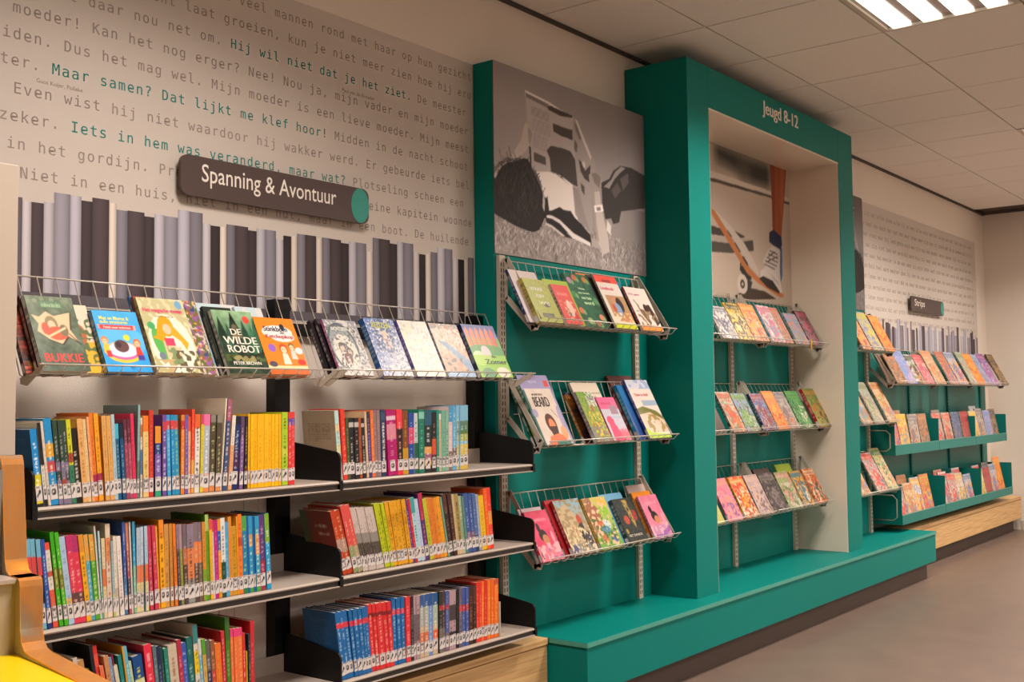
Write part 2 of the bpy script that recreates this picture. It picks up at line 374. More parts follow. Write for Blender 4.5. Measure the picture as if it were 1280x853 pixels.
# ---- large photo prints
def uvp(p, x0, x1, z0, z1): return ((p[0]-x0)/(x1-x0), (p[1]-z0)/(z1-z0))
def poster_reader():
    A = Art(290, 196, '8a807c', 3, 2)
    A.grad('948c8a', '847c7a', .2, 1)
    A.lum(5, .05)
    P = lambda pts: [tuple(p) for p in pts]
    A.put(np.clip(1-np.hypot((A.x-.25)*1.2,A.y-.62)*1.6,0,1),"a8a09c",.55); A.put(np.clip((A.x-.75)*3,0,1),"6c6462",.5); A.put(np.clip((A.y-.8)*4,0,1),"746c6a",.5)
    A.poly([(-0.012, 0.228), (0.051, 0.185), (0.122, 0.16), (0.226, 0.147), (0.336, 0.154), (0.449, 0.129), (0.594, 0.112), (0.72, 0.102), (0.722, 0.242), (0.781, 0.299), (0.887, 0.366), (0.893, -0.04), (-0.029, -0.03)],'8c8480',1)
    gr=lambda x,y: y<.27-.13*x+.02; A.strokes(1500,gr,.032,(40,150),.0035,['ccc4c0','b4aca8','9c9490','5c5654','706a66','8c8480'],.85); A.put(np.clip(1-np.abs(A.x-.97)*4,0,1)*(A.y<.40),'504a48',.5)
    A.poly([(0.671, 0.51), (0.729, 0.546), (0.759, 0.6), (0.811, 0.642), (0.893, 0.65), (1.001, 0.626), (0.996, 0.423), (0.812, 0.369), (0.796, 0.301), (0.752, 0.282), (0.738, 0.314), (0.695, 0.301), (0.676, 0.395)],'3a3533',1)
    A.poly([(0.688, 0.491), (0.743, 0.544), (0.773, 0.598), (0.818, 0.64), (0.851, 0.636), (0.81, 0.6), (0.765, 0.549), (0.728, 0.488)],'948c88',0.9)
    A.poly([(0.742, 0.479), (0.786, 0.536), (0.815, 0.495), (0.77, 0.438)],'5c5452',0.8)
    A.poly([(0.809, 0.565), (0.87, 0.614), (0.873, 0.555), (0.83, 0.498)],'6c6462',0.6)
    A.poly([(0.709, 0.298), (0.737, 0.268), (0.731, 0.217), (0.702, 0.238)],'c8c0ba',1)
    A.poly([(-0.005, 0.431), (0.02, 0.446), (0.014, 0.38), (-0.006, 0.348)],'b4aca8',0.8)
    A.poly([(0.187, 0.73), (0.197, 0.718), (0.229, 0.703), (0.223, 0.678), (0.206, 0.606), (0.185, 0.571), (0.158, 0.541), (0.147, 0.524), (0.091, 0.51), (0.127, 0.571), (0.159, 0.631), (0.171, 0.692)],'b0a6a0',1)
    A.poly([(0.197, 0.699), (0.229, 0.703), (0.221, 0.658), (0.206, 0.61), (0.199, 0.642)],'8c827c',0.8)
    A.poly([(0.182, 0.898), (0.325, 0.875), (0.436, 0.845), (0.481, 0.838), (0.483, 0.749), (0.49, 0.627), (0.509, 0.441), (0.432, 0.459), (0.319, 0.488), (0.215, 0.471), (0.206, 0.577), (0.223, 0.678), (0.197, 0.718), (0.19, 0.803)],'a69e9a',1)
    A.poly([(0.203, 0.605), (0.214, 0.598), (0.218, 0.484), (0.21, 0.482)],'3c3634',1)
    A.poly([(0.187, 0.887), (0.325, 0.863), (0.322, 0.843), (0.248, 0.854), (0.19, 0.861)],'6c6462',0.9)
    A.poly([(0.182, 0.898), (0.325, 0.879), (0.436, 0.849), (0.485, 0.841), (0.481, 0.831), (0.433, 0.835), (0.325, 0.869), (0.186, 0.886)],'d4ccc8',1)
    A.poly([(0.319, 0.852), (0.341, 0.861), (0.438, 0.85), (0.48, 0.848), (0.479, 0.834), (0.403, 0.822), (0.324, 0.834)],'443e3c',1)
    A.line(0.22,0.822,0.329,0.813,.0035,'746c68',.8)
    A.line(0.22,0.811,0.329,0.802,.0035,'746c68',.8)
    A.line(0.22,0.8,0.329,0.792,.0035,'746c68',.8)
    A.line(0.22,0.79,0.329,0.781,.0035,'746c68',.8)
    A.line(0.22,0.779,0.329,0.77,.0035,'746c68',.8)
    A.line(0.225,0.76,0.34,0.75,.0035,'8a827e',.8)
    A.line(0.224,0.75,0.339,0.739,.0035,'8a827e',.8)
    A.line(0.224,0.739,0.339,0.729,.0035,'8a827e',.8)
    A.line(0.224,0.729,0.339,0.718,.0035,'8a827e',.8)
    A.line(0.224,0.718,0.339,0.707,.0035,'8a827e',.8)
    A.line(0.224,0.708,0.339,0.697,.0035,'8a827e',.8)
    A.line(0.224,0.698,0.339,0.686,.0035,'8a827e',.8)
    A.line(0.229,0.679,0.316,0.67,.0035,'8a827e',.8)
    A.line(0.229,0.669,0.316,0.66,.0035,'8a827e',.8)
    A.line(0.228,0.658,0.316,0.649,.0035,'8a827e',.8)
    A.line(0.228,0.648,0.316,0.639,.0035,'8a827e',.8)
    A.line(0.228,0.638,0.315,0.628,.0035,'8a827e',.8)
    A.line(0.228,0.628,0.315,0.618,.0035,'8a827e',.8)
    A.line(0.228,0.617,0.315,0.607,.0035,'8a827e',.8)
    A.line(0.228,0.607,0.315,0.597,.0035,'8a827e',.8)
    A.poly([(0.351, 0.767), (0.459, 0.763), (0.477, 0.767), (0.479, 0.708), (0.401, 0.712), (0.354, 0.723)],'4a4442',1)
    A.poly([(0.233, 0.579), (0.303, 0.567), (0.306, 0.524), (0.232, 0.53)],'544c4a',1)
    A.poly([(0.31, 0.608), (0.338, 0.64), (0.4, 0.644), (0.457, 0.643), (0.471, 0.633), (0.496, 0.595), (0.51, 0.452), (0.481, 0.454), (0.416, 0.473), (0.341, 0.489), (0.398, 0.491), (0.336, 0.497), (0.329, 0.569)],'48423f',1)
    A.poly([(0.481, 0.838), (0.501, 0.832), (0.539, 0.764), (0.585, 0.697), (0.621, 0.625), (0.606, 0.576), (0.588, 0.492), (0.601, 0.472), (0.607, 0.245), (0.592, 0.202), (0.557, 0.258), (0.532, 0.389), (0.507, 0.451), (0.49, 0.627), (0.479, 0.748)],'98908c',1)
    A.poly([(0.49, 0.818), (0.507, 0.8), (0.539, 0.735), (0.525, 0.72), (0.497, 0.775)],'6c6462',0.8)
    A.poly([(0.492, 0.717), (0.511, 0.689), (0.504, 0.642), (0.487, 0.66)],'5c5452',0.8)
    A.poly([(0.516, 0.611), (0.539, 0.594), (0.559, 0.553), (0.597, 0.597), (0.591, 0.492), (0.555, 0.507), (0.529, 0.546)],'48423f',1)
    A.poly([(0.527, 0.478), (0.554, 0.461), (0.554, 0.411), (0.533, 0.434)],'544c4a',1)
    A.poly([(0.498, 0.832), (0.511, 0.83), (0.605, 0.644), (0.597, 0.625), (0.539, 0.735)],'c4bcb8',0.9)
    A.poly([(0.536, 0.593), (0.556, 0.61), (0.563, 0.577), (0.549, 0.568)],'c8c0bc',0.8)
    A.poly([(0.244, 0.475), (0.319, 0.493), (0.398, 0.486), (0.454, 0.449), (0.379, 0.484), (0.417, 0.481), (0.478, 0.454), (0.494, 0.337), (0.506, 0.261), (0.583, 0.201), (0.529, 0.209), (0.464, 0.264), (0.413, 0.293), (0.363, 0.294), (0.451, 0.298), (0.372, 0.285), (0.321, 0.281), (0.289, 0.364), (0.263, 0.417)],'d8d0ca',1)
    A.poly([(0.473, 0.449), (0.509, 0.441), (0.551, 0.303), (0.589, 0.208), (0.53, 0.248), (0.488, 0.291)],'8c8480',0.9)
    A.poly([(0.25, 0.462), (0.284, 0.382), (0.305, 0.309), (0.294, 0.346), (0.268, 0.398), (0.243, 0.432)],'a09894',0.8)
    A.poly([(0.301, 0.272), (0.338, 0.284), (0.388, 0.313), (0.414, 0.301), (0.459, 0.304), (0.484, 0.273), (0.53, 0.242), (0.589, 0.191), (0.597, 0.127), (0.528, 0.15), (0.45, 0.184), (0.387, 0.223), (0.313, 0.242)],'2a2626',1)
    A.poly([(0.311, 0.359), (0.321, 0.278), (0.336, 0.256), (0.449, 0.184), (0.427, 0.174), (0.326, 0.215), (0.287, 0.237), (0.296, 0.327)],'2a2626',1)
    A.poly([(0.303, 0.254), (0.338, 0.257), (0.387, 0.242), (0.476, 0.183), (0.588, 0.147), (0.591, 0.126), (0.469, 0.154), (0.387, 0.221), (0.337, 0.239), (0.303, 0.24)],'d4ccc8',1)
    A.poly([(0.303, 0.229), (0.337, 0.232), (0.399, 0.192), (0.469, 0.152), (0.411, 0.153), (0.337, 0.189), (0.302, 0.207)],'2a2626',1)
    A.poly([(0.298, 0.212), (0.337, 0.203), (0.399, 0.17), (0.424, 0.155), (0.398, 0.156), (0.337, 0.189), (0.297, 0.199)],'c4bcb8',1)
    A.poly([(-0.012, 0.338), (0.004, 0.378), (0.025, 0.419), (0.045, 0.456), (0.08, 0.486), (0.126, 0.502), (0.168, 0.529), (0.195, 0.531), (0.221, 0.484), (0.247, 0.437), (0.279, 0.381), (0.289, 0.325), (0.293, 0.239), (0.281, 0.207), (0.259, 0.165), (0.226, 0.147), (0.205, 0.146), (0.122, 0.16), (0.051, 0.185), (0.002, 0.203), (-0.013, 0.246)],'2c2725',1)
    A.strokes(420,lambda x,y: ((x-0.134)/0.16099999999999998)**2+((y-0.332)/0.18900000000000003)**2<.8,.06,(30,150),.003,['3e3734','1e1b1a','4a423e','262220'],.7)
    [A.line(0.134+0.14489999999999997*math.cos(t),0.332+0.17010000000000003*math.sin(t),0.134+0.14489999999999997*math.cos(t)*1.12+.004*math.sin(9*t),0.332+0.17010000000000003*math.sin(t)*(1.10+.03*math.sin(17*t)),.0045,'322c2a',.9) for t in [i*.05 for i in range(8,58)]]
    A.poly([(0.284, 0.363), (0.296, 0.327), (0.292, 0.266), (0.28, 0.292)],'b0a8a2',1)
    A.poly([(0.297, 0.356), (0.314, 0.32), (0.315, 0.262), (0.299, 0.24), (0.296, 0.307)],'2a2626',1)
    A.poly([(0.601, 0.449), (0.656, 0.461), (0.669, 0.371), (0.684, 0.304), (0.714, 0.194), (0.723, 0.114), (0.68, 0.094), (0.63, 0.169), (0.615, 0.315)],'b4aaa4',1)
    A.poly([(0.601, 0.449), (0.621, 0.448), (0.632, 0.272), (0.65, 0.161), (0.63, 0.169), (0.612, 0.314)],'8c827c',0.7)
    A.poly([(0.583, 0.536), (0.6, 0.552), (0.61, 0.628), (0.628, 0.627), (0.633, 0.565), (0.672, 0.547), (0.674, 0.511), (0.651, 0.454), (0.601, 0.443), (0.588, 0.492)],'988e88',1)
    A.poly([(0.603, 0.55), (0.637, 0.56), (0.669, 0.539), (0.657, 0.472), (0.622, 0.499)],'6c625e',0.7)
    A.poly([(0.596, 0.175), (0.643, 0.159), (0.657, 0.121), (0.595, 0.127)],'a09894',1)
    A.poly([(0.617, 0.366), (0.676, 0.384), (0.683, 0.345), (0.623, 0.328)],'dcd4ce',1)
    A.poly([(0.633, 0.358), (0.661, 0.367), (0.665, 0.347), (0.637, 0.339)],'6c6462',0.8)
    A.a=np.clip(A.a*1.18-.02,0,1)
    b_=A.a; A.a=(b_*2+np.roll(b_,1,0)+np.roll(b_,-1,0)+np.roll(b_,1,1)+np.roll(b_,-1,1))/6
    return A.out()
def poster_skate():
    A = Art(260, 140, 'c8b8a8', 5, 2)
    A.grad('c0b0a0', 'd0c0b0', 0, 1); A.lum(4, .05)
    A.poly([(0.363, 1.06), (0.848, 1.234), (0.836, 0.813), (0.383, 0.822)],'988e80',0.8)
    A.poly([(0.408, 1.002), (0.497, 0.995), (0.64, 0.978), (0.825, 0.984), (0.829, 0.831), (0.711, 0.824), (0.607, 0.826), (0.536, 0.881), (0.412, 0.905)],'3c3c36',1)
    A.poly([(0.443, 1.039), (0.844, 1.071), (0.841, 0.989), (0.64, 0.978), (0.497, 0.995)],'a49c8e',0.8)
    A.poly([(0.566, 0.929), (0.684, 0.914), (0.652, 0.852), (0.565, 0.878)],'80786a',0.7)
    b_=A.a.copy(); A.a=sum(np.roll(np.roll(b_,i,0),j,1) for i in (-12,-8,-4,0,4,8,12) for j in (-12,-8,-4,0,4,8,12))/49
    A.poly([(0.357, 0.814), (0.836, 0.806), (1.232, 0.793), (1.23, 0.749), (0.835, 0.768), (0.356, 0.767)],'dcd0c4',1)
    A.poly([(0.356, 0.767), (0.835, 0.778), (1.231, 0.755), (1.23, 0.74), (0.834, 0.759), (0.355, 0.745)],'585048',1)
    A.poly([(0.344, 0.254), (1.289, 0.284), (1.274, -0.15), (0.332, -0.227)],'c8b8a6',0.7)
    A.poly([(0.348, 0.46), (0.469, 0.45), (0.54, 0.46), (0.618, 0.439), (0.596, 0.425), (0.51, 0.413), (0.347, 0.399)],'4c4642',1)
    A.poly([(0.346, 0.357), (0.495, 0.369), (0.678, 0.428), (0.683, 0.355), (0.507, 0.307), (0.344, 0.286)],'54504a',1)
    A.poly([(0.347, 0.393), (0.496, 0.403), (0.67, 0.433), (0.509, 0.376), (0.346, 0.357)],'b4aa9c',1)
    A.poly([(0.543, 0.04), (0.661, 0.097), (0.767, 0.09), (0.861, 0.049), (0.614, 0.011)],'4a3a30',1)
    A.poly([(0.578, 0.297), (0.615, 0.304), (0.656, 0.196), (0.659, 0.152), (0.611, 0.153), (0.569, 0.207)],'343236',1)
    A.poly([(0.58, 0.266), (0.604, 0.27), (0.609, 0.246), (0.585, 0.235)],'c8c0b8',1)
    A.poly([(0.626, 0.159), (0.665, 0.14), (0.648, 0.073), (0.623, 0.063)],'403a3a',1)
    A.ell(0.588,0.115,0.0390,0.0670,'d8ccbc')
    A.ell(0.588,0.115,0.0176,0.0301,'48403c')
    A.ell(0.588,0.115,0.0078,0.0134,'c8bcb0')
    A.poly([(0.371, 0.568), (0.397, 0.557), (0.51, 0.409), (0.621, 0.254), (0.709, 0.184), (0.92, 0.093), (0.931, 0.075), (0.894, 0.063), (0.722, 0.135), (0.626, 0.191), (0.37, 0.532)],'c47c4c',1)
    A.poly([(0.377, 0.57), (0.404, 0.561), (0.498, 0.497), (0.61, 0.392), (0.674, 0.302), (0.722, 0.22), (0.715, 0.187), (0.621, 0.277), (0.51, 0.425), (0.391, 0.56)],'d0c4b8',1)
    A.poly([(0.83, 1.255), (1.014, 1.322), (0.994, 1.12), (0.976, 0.99), (0.953, 0.777), (0.927, 0.579), (0.917, 0.479), (0.859, 0.507), (0.844, 0.534), (0.842, 0.747), (0.834, 0.946)],'a45a3a',1)
    A.poly([(0.83, 1.255), (0.874, 1.271), (0.873, 0.958), (0.87, 0.755), (0.863, 0.524), (0.844, 0.534), (0.842, 0.747), (0.834, 0.946)],'884428',0.8)
    A.poly([(0.934, 1.1), (0.968, 1.111), (0.943, 0.774), (0.92, 0.578), (0.916, 0.767)],'bc7450',0.7)
    A.poly([(0.906, 0.442), (0.922, 0.415), (0.919, 0.225), (0.904, 0.169), (0.876, 0.212), (0.89, 0.355)],'4c6ca0',1)
    A.poly([(0.804, 0.392), (0.848, 0.424), (0.905, 0.401), (0.897, 0.249), (0.904, 0.162), (0.85, 0.207), (0.772, 0.261), (0.755, 0.301)],'d4ccc4',1)
    A.poly([(0.814, 0.51), (0.852, 0.539), (0.919, 0.499), (0.922, 0.442), (0.905, 0.409), (0.848, 0.425), (0.812, 0.444)],'26304e',1)
    A.line(0.811,0.383,0.881,0.367,.007,'4c4444')
    A.line(0.8,0.358,0.886,0.338,.007,'4c4444')
    A.line(0.787,0.331,0.882,0.311,.007,'4c4444')
    A.line(0.774,0.305,0.872,0.282,.007,'4c4444')
    A.line(0.767,0.28,0.855,0.258,.007,'4c4444')
    A.line(0.803,0.339,0.859,0.383,.007,'4c4444')
    A.line(0.783,0.296,0.88,0.353,.007,'4c4444')
    A.poly([(0.733, 0.224), (0.788, 0.273), (0.848, 0.238), (0.901, 0.166), (0.915, 0.096), (0.847, 0.11), (0.731, 0.167)],'dcd4cc',1)
    A.poly([(0.72, 0.173), (0.755, 0.194), (0.833, 0.174), (0.891, 0.106), (0.885, 0.09), (0.784, 0.122)],'3a322e',1)
    A.poly([(0.818, 0.222), (0.881, 0.172), (0.893, 0.14), (0.834, 0.192)],'b0a8a0',0.7)
    b_=A.a; A.a=(b_*2+np.roll(b_,1,0)+np.roll(b_,-1,0)+np.roll(b_,1,1)+np.roll(b_,-1,1))/6
    return A.out()
def photo_print(x0, x1, y, z0, z1, cols, label, loc_y=None):
    o = MB(); o.grid((0, 0, 0), (x1-x0, 0, 0), (0, 0, z1-z0), cols)
    o.box(0, x1-x0, .0004, .004, 0, z1-z0, lin('605850'))
    return tag(o.obj('photo_print', M_print, None, col=True, loc=(x0, y-.0045, z0)), label, 'poster')
pr = poster_reader()
photo_print(3.356, 4.503, 2.708, .582+H0, 1.357+H0, pr, 'black and white photo of a person lying on grass reading a newspaper')
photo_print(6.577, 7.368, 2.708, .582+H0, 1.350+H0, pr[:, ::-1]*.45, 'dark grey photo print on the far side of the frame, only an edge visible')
photo_print(OX0+.009, OX1-.0085, 2.785, .548+H0, OT-.012, poster_skate(), 'colour photo of a sneaker on the tail of a skateboard inside the frame')

# ================================================================ MURALS
mur = MB(); mur.box(.0, 2.06, 0, .002, 0, 1.087, lin('ccc2b8'))
mural = tag(mur.obj('wall_mural', M_print, None, col=True, loc=(1.296, 2.808, .270+H0)), 'cream wallpaper mural with grey story text above a row of printed grey spines', 'mural')
MZ = .270+H0
def mtext(root, s, x, z, pitch, m, name='text_line', lx=1.296, mz=MZ):
    v, fs = text_geo('M'*10, True); 
    b = MB(); i = 0
    for ch in s:
        if ch != ' ':
            vv, ff = text_geo(ch, True); k = b.n
            sc = pitch/.602*1.2; px = x+pitch*i-.1*pitch
            for q in vv: b.v.append((px-lx+q[0]*sc, -.0006, z+H0-mz+q[1]*sc+.006*(px-lx-1)))
            b.n += len(vv)
            for fc in ff: b.f.append(tuple(k+t for t in fc)); b.c += [(.5, .5, .5)]*len(fc)
        i += 1
    o = b.obj(name, m, root); o['kind'] = 'stuff'; return o
PIT = .02886
LINES = [ (2.3444, 'mannen', 'l groeien toen er veel ', 'mannen rond met haar op hun gezicht', None, 1.280),
]
def ml(anchor_x, before, teal, after, z):
    """anchor_x = x of the first teal (or after) character"""
    s0 = anchor_x-.0035-PIT*len(before)
    cut = max(0, int(math.ceil((1.300-s0)/PIT)))
    bs = before[cut:]
    mtext(mural, bs, s0+PIT*cut, z, PIT, M_grey)
    if teal: mtext(mural, teal, anchor_x-.0035, z, PIT, M_tlet)
    a0 = anchor_x-.0035+PIT*len(teal); mx = int((3.352-a0)/PIT)
    mtext(mural, after[:max(0, mx)], a0, z, PIT, M_grey)
ml(2.3444, 'en toen liepen er in het land veel ', '', 'mannen rond met haar op hun gezicht. Als', 1.280)
ml(2.4003, 'als je je haar dicht laat groeien, ', '', 'kun je niet meer zien hoe hij eruit ziet', 1.206)
ml(2.1664, 'in. Maar daar komt het daar nou net om. ', 'Hij wil niet dat je het ziet.', ' De meester is ook', 1.130)
ml(1.6879, 'van mijn moeder! ', '', 'Kan het nog erger? Nee! Nou ja, mijn vader en mijn moeder zijn', 1.056)
ml(1.6033, 'laten scheiden. ', '', 'Dus het mag wel. Mijn moeder is een lieve moeder. Mijn meester', .984)
ml(1.5695, 'de meester. ', 'Maar samen? Dat lijkt me klef hoor!', ' Midden in de nacht schoot', .912)
ml(1.4614, '      ', '', 'Even wist hij niet waardoor hij wakker werd. Er gebeurde iets belangrijks', .837)
ml(1.6263, 'zeker. ', 'Iets in hem was veranderd, maar wat?', ' Plotseling scheen een man', .762)
ml(1.9071, 'er in het gordijn. ', '', 'Precies op tijd. De zee. De kleine kapitein woonde', .688)
ml(1.4822, '      ', '', 'Niet in een huis, niet in een hut, maar in een boot. De huilende wind', .612)
for x, z, s in ((1.52, .875, 'Guus Kuijer, Polleke'), (2.64, 1.092, 'Paul van de Broeder')):
    v, fs = text_geo(s, True); b = MB(); add_text(b, s, (x-1.296, -.0006, z+H0-MZ), (1, 0, 0), (0, 0, 1), width=.16 if x > 2 else .135); b.obj('credit_line', M_grey, mural)
SPN = [(1.472,1.4844,0.5551,'5a5258'),(1.4844,1.5098,0.5465,'b5aeb2'),(1.5098,1.5445,0.547,'453a3d'),(1.5445,1.5742,0.5521,'a9a3aa'),(1.5742,1.621,0.5819,'8b8690'),(1.621,1.6541,0.581,'a8a4ae'),(1.6541,1.6874,0.5709,'3f3538'),(1.6874,1.7396,0.5834,'4a3f42'),(1.7396,1.763,0.5758,'c8bcb0'),(1.763,1.7983,0.5593,'77737c'),(1.7983,1.8535,0.5613,'4a4043'),(1.8535,1.8868,0.5515,'3d3336'),(1.8868,1.9208,0.5628,'a9a6ae'),(1.9208,1.9681,0.5608,'85818b'),(1.9681,2.0091,0.5863,'a5a2ad'),(2.0091,2.0568,0.5856,'716c75'),(2.0568,2.0859,0.5555,'b0aab0'),(2.0859,2.1213,0.552,'332a2d'),(2.1213,2.1452,0.553,'c8bcb0'),(2.1452,2.1785,0.563,'6c6770'),(2.1785,2.23,0.5631,'463c3f'),(2.23,2.2636,0.5537,'3a3033'),(2.2636,2.2977,0.5636,'a5a2aa'),(2.2977,2.3432,0.5639,'7a7680'),(2.3432,2.374,0.5379,'aca8ae'),(2.374,2.4076,0.5528,'2e2629'),(2.4076,2.4325,0.556,'c4b8ac'),(2.4325,2.468,0.5656,'76727b'),(2.468,2.517,0.5659,'423839'),(2.517,2.5431,0.5593,'c4b8ac'),(2.5431,2.5792,0.5654,'6e6a72'),(2.5792,2.6317,0.5648,'443a3c'),(2.6317,2.6679,0.5557,'332a2c'),(2.6679,2.7033,0.5651,'a9a6ae'),(2.7033,2.7533,0.565,'76727b'),(2.7533,2.7851,0.5381,'c4bab0'),(2.7851,2.8182,0.5909,'6c6870'),(2.8182,2.8734,0.5909,'443a3c'),(2.8734,2.9106,0.5795,'332a2c'),(2.9106,2.9426,0.5909,'a9a6ae'),(2.9426,2.9975,0.5897,'76727b'),(2.9975,3.0291,0.5605,'b8b0b0'),(3.0291,3.0641,0.5559,'2a2426'),(3.0641,3.0937,0.561,'c4bab0'),(3.0937,3.1313,0.5704,'6c6870'),(3.1313,3.1738,0.5896,'b0acb4'),(3.1738,3.2196,0.5911,'76727b'),(3.2196,3.254,0.5569,'b8b0b0'),(3.254,3.2889,0.5571,'2a2426'),(3.2889,3.313,0.5598,'c4bab0'),(3.313,3.3487,0.57,'6c6870')]
def spines(root, data, lx, zb, zt_off, y=-.0012, name='printed_spine'):
    for (x0, x1, zt, c) in data:
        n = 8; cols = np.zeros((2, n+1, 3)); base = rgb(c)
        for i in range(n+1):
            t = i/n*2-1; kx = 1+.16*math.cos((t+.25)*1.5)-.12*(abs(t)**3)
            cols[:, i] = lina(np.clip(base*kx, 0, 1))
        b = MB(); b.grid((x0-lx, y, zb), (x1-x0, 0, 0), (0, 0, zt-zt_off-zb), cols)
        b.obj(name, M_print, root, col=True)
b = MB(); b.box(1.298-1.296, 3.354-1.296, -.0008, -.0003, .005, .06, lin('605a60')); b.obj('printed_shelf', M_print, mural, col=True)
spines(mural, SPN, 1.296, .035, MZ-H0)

mur = MB(); mur.box(0, 3.06, 0, .002, 0, 1.118, lin('ccc2b8'))
mural2 = tag(mur.obj('wall_mural', M_print, None, col=True, loc=(7.39, 2.808, .270+H0)), 'far wallpaper mural beyond the frame with small text and printed grey spines', 'mural')
WORDS = 'opa heel warm was en hij zich van een wilde beer had laten vertellen dat het niet waar kon zijn want de meester wist dat alles wat in het huis stond al heel lang van mijn moeder was en dat zij nooit meer zou gaan varen met de kleine kapitein naar het land van de grote boeken'.split()
rr = random.Random(4)
for k in range(11):
    s = ' '.join(rr.choice(WORDS) for _ in range(24))[:100]
    mtext(mural2, s, 7.42+.02*rr.random(), 1.30-.075*k, .0293, M_tlet if k in (0, 4) and False else M_grey, lx=7.39, mz=.27+H0)
rr = random.Random(9); d2 = []; x = 7.42
while x < 10.41:
    w_ = rr.choice((.03, .045, .06, .07)); c = rr.choice(('7a7078', '584c4e', '8c8690', 'a8a4ac', '9c98a2', 'b8b0ac', '4a4044'))
    d2.append((x, min(x+w_, 10.44), .50+rr.random()*.09, c)); x += w_+.002
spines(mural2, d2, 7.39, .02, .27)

def sign(x0, x1, z0, z1, txt, label, y=2.775):
    t = thing('category_sign', label, 'sign', ((x0+x1)/2, y, (z0+z1)/2+H0))
    W, Hh = (x1-x0)/2, (z1-z0)/2; rad = Hh*.45
    pts = []
    for cx, cz, a0 in ((W-Hh*.5, Hh-rad, 0), (-W+rad, Hh-rad, 90), (-W+rad, -Hh+rad, 180), (W-Hh*.5, -Hh+rad, 270)):
        for i in range(7):
            a = math.radians(a0+90*i/6); pts.append((cx+(rad if cx < 0 else Hh*.5)*math.cos(a), cz+rad*math.sin(a)))
    b = MB(); b.prism(pts[::-1], 'y', 0, .012); b.obj('sign_board', M_sign, t)
    b = MB(); b.box(-W*.7, -W*.6, .012, .033, -.01, .01); b.box(W*.6, W*.7, .012, .033, -.01, .01); b.obj('stand_off', M_sign, t)
    e = [(W-Hh*.69+Hh*.69*math.cos(a*math.pi/16), Hh*.98*math.sin(a*math.pi/16)) for a in range(32)]
    b = MB(); b.prism(e[::-1], 'y', -.0015, 0.0); b.obj('end_disc', M_teal, t)
    b = MB(); add_text(b, txt, (-W+(x1-x0)*.095, -.0012, -Hh*.50), (1, 0, 0), (0, 0, 1), width=(x1-x0)*(.705 if len(txt) > 6 else .3), height=Hh*1.16); b.obj('lettering', M_white, t)
sign(1.955, 2.735, .628, .752, 'Spanning & Avontuur', 'dark brown rounded sign with teal end reading Spanning & Avontuur')
sign(8.55, 9.36, .655, .772, 'Strips', 'small far brown sign with teal end on the mural beyond the frame')

# ================================================================ OAK BENCHES
def bench(x0, x1, label):
    t = thing('oak_bench', label, 'bench', ((x0+x1)/2, 2.67, 0))
    rel('bench_top', M_oak, x0, x1, 2.545, 2.80, .285, BASE_T, t, .002)
    rel('front_board', M_oak, x0, x1, 2.550, 2.568, .115, .281, t)
    rel('kick_board', M_kick, x0+.01, x1-.01, 2.62, 2.64, 0, .115, t)
    return t
bench(1.31, 3.458, 'low oak veneer bench plinth under the left book shelves')
bench(7.652, 10.70, 'low oak veneer bench plinth under the far magazine bins')

# ================================================================ UPRIGHTS
def upright(x, y0, y1, z0, z1, w_, m, label, slots=False, name='shelf_upright'):
    t = thing(name, label, 'shelf upright', (x, (y0+y1)/2, z0), 'shelf uprights')
    rel('post', m, x-w_/2, x+w_/2, y0, y1, z0, z1, t)
    if slots:
        b = MB(); z = .02
        while z < z1-z0-.02:
            for sx in (-.008, .008): b.box(sx-.0022, sx+.0022, y0-(y0+y1)/2-.0006, y0-(y0+y1)/2+.001, z, z+.016)
            z += .025
        o = b.obj('slot_row', M_slot, t); o['kind'] = 'stuff'
for x, n in ((1.335, 'left'), (2.335, 'middle'), (3.325, 'right')):
    upright(x, 2.765, 2.807, BASE_T, .335+H0, .062, M_black, 'black steel upright, %s one of the three behind the left book shelves' % n)
for x, y, z1, lab in ((3.385, 2.690, .575, 'beige slotted upright at the left edge of the teal panel'), (4.385, 2.690, .575, 'beige slotted upright beside the left post of the frame'),
        (4.76, 2.765, .575, 'slotted upright inside the frame hidden by the left post'), (5.50, 2.765, .575, 'slotted upright in the middle of the teal frame'), (6.29, 2.765, .575, 'slotted upright at the right inner side of the frame'),
        (6.66, 2.690, .575, 'slotted upright just right of the frame post'), (7.345, 2.690, .575, 'slotted upright at the right edge of the far teal panel')):
    upright(x, y, y+.017, BASE_T, z1+H0, .034, M_brk, lab, True, 'slotted_upright')
t = thing('black_cross_bar', 'black steel cross bar on the wall under the printed spines', 'rail', (2.33, 2.795, .235+H0))
rel('bar', M_black, 1.366, 2.304, 2.785, 2.806, .222+H0, .262+H0, t); rel('bar', M_black, 2.366, 3.294, 2.785, 2.806, .222+H0, .262+H0, t)
# far slatted back panel
t = thing('teal_back_panel', 'dark teal metal back panel behind the far magazine bins', 'back panel', (8.95, 2.78, BASE_T))
for i, x in enumerate((7.44, 8.385, 9.33)):
    rel('panel_sheet', M_greenp, x+.018, x+.927, 2.765, 2.805, BASE_T, .33+H0, t)
rel('panel_sheet', M_greenp, 10.303, 10.47, 2.765, 2.805, BASE_T, .33+H0, t)
for x, n in ((7.44, 'leftmost'), (8.385, 'second'), (9.33, 'third'), (10.285, 'rightmost')):
    upright(x+.0, 2.752, 2.80, BASE_T, .34+H0, .034, M_greenp, 'teal slotted upright of the far unit, %s of four' % n, True, 'slotted_upright')


# end gable
t = thing('end_gable', 'tall cream end panel at the far left of the shelves', 'end panel', (1.27, 2.64, 0))
rel('gable_board', M_gable, 1.245, 1.297, 2.47, 2.805, 0, .563+H0, t, .002)

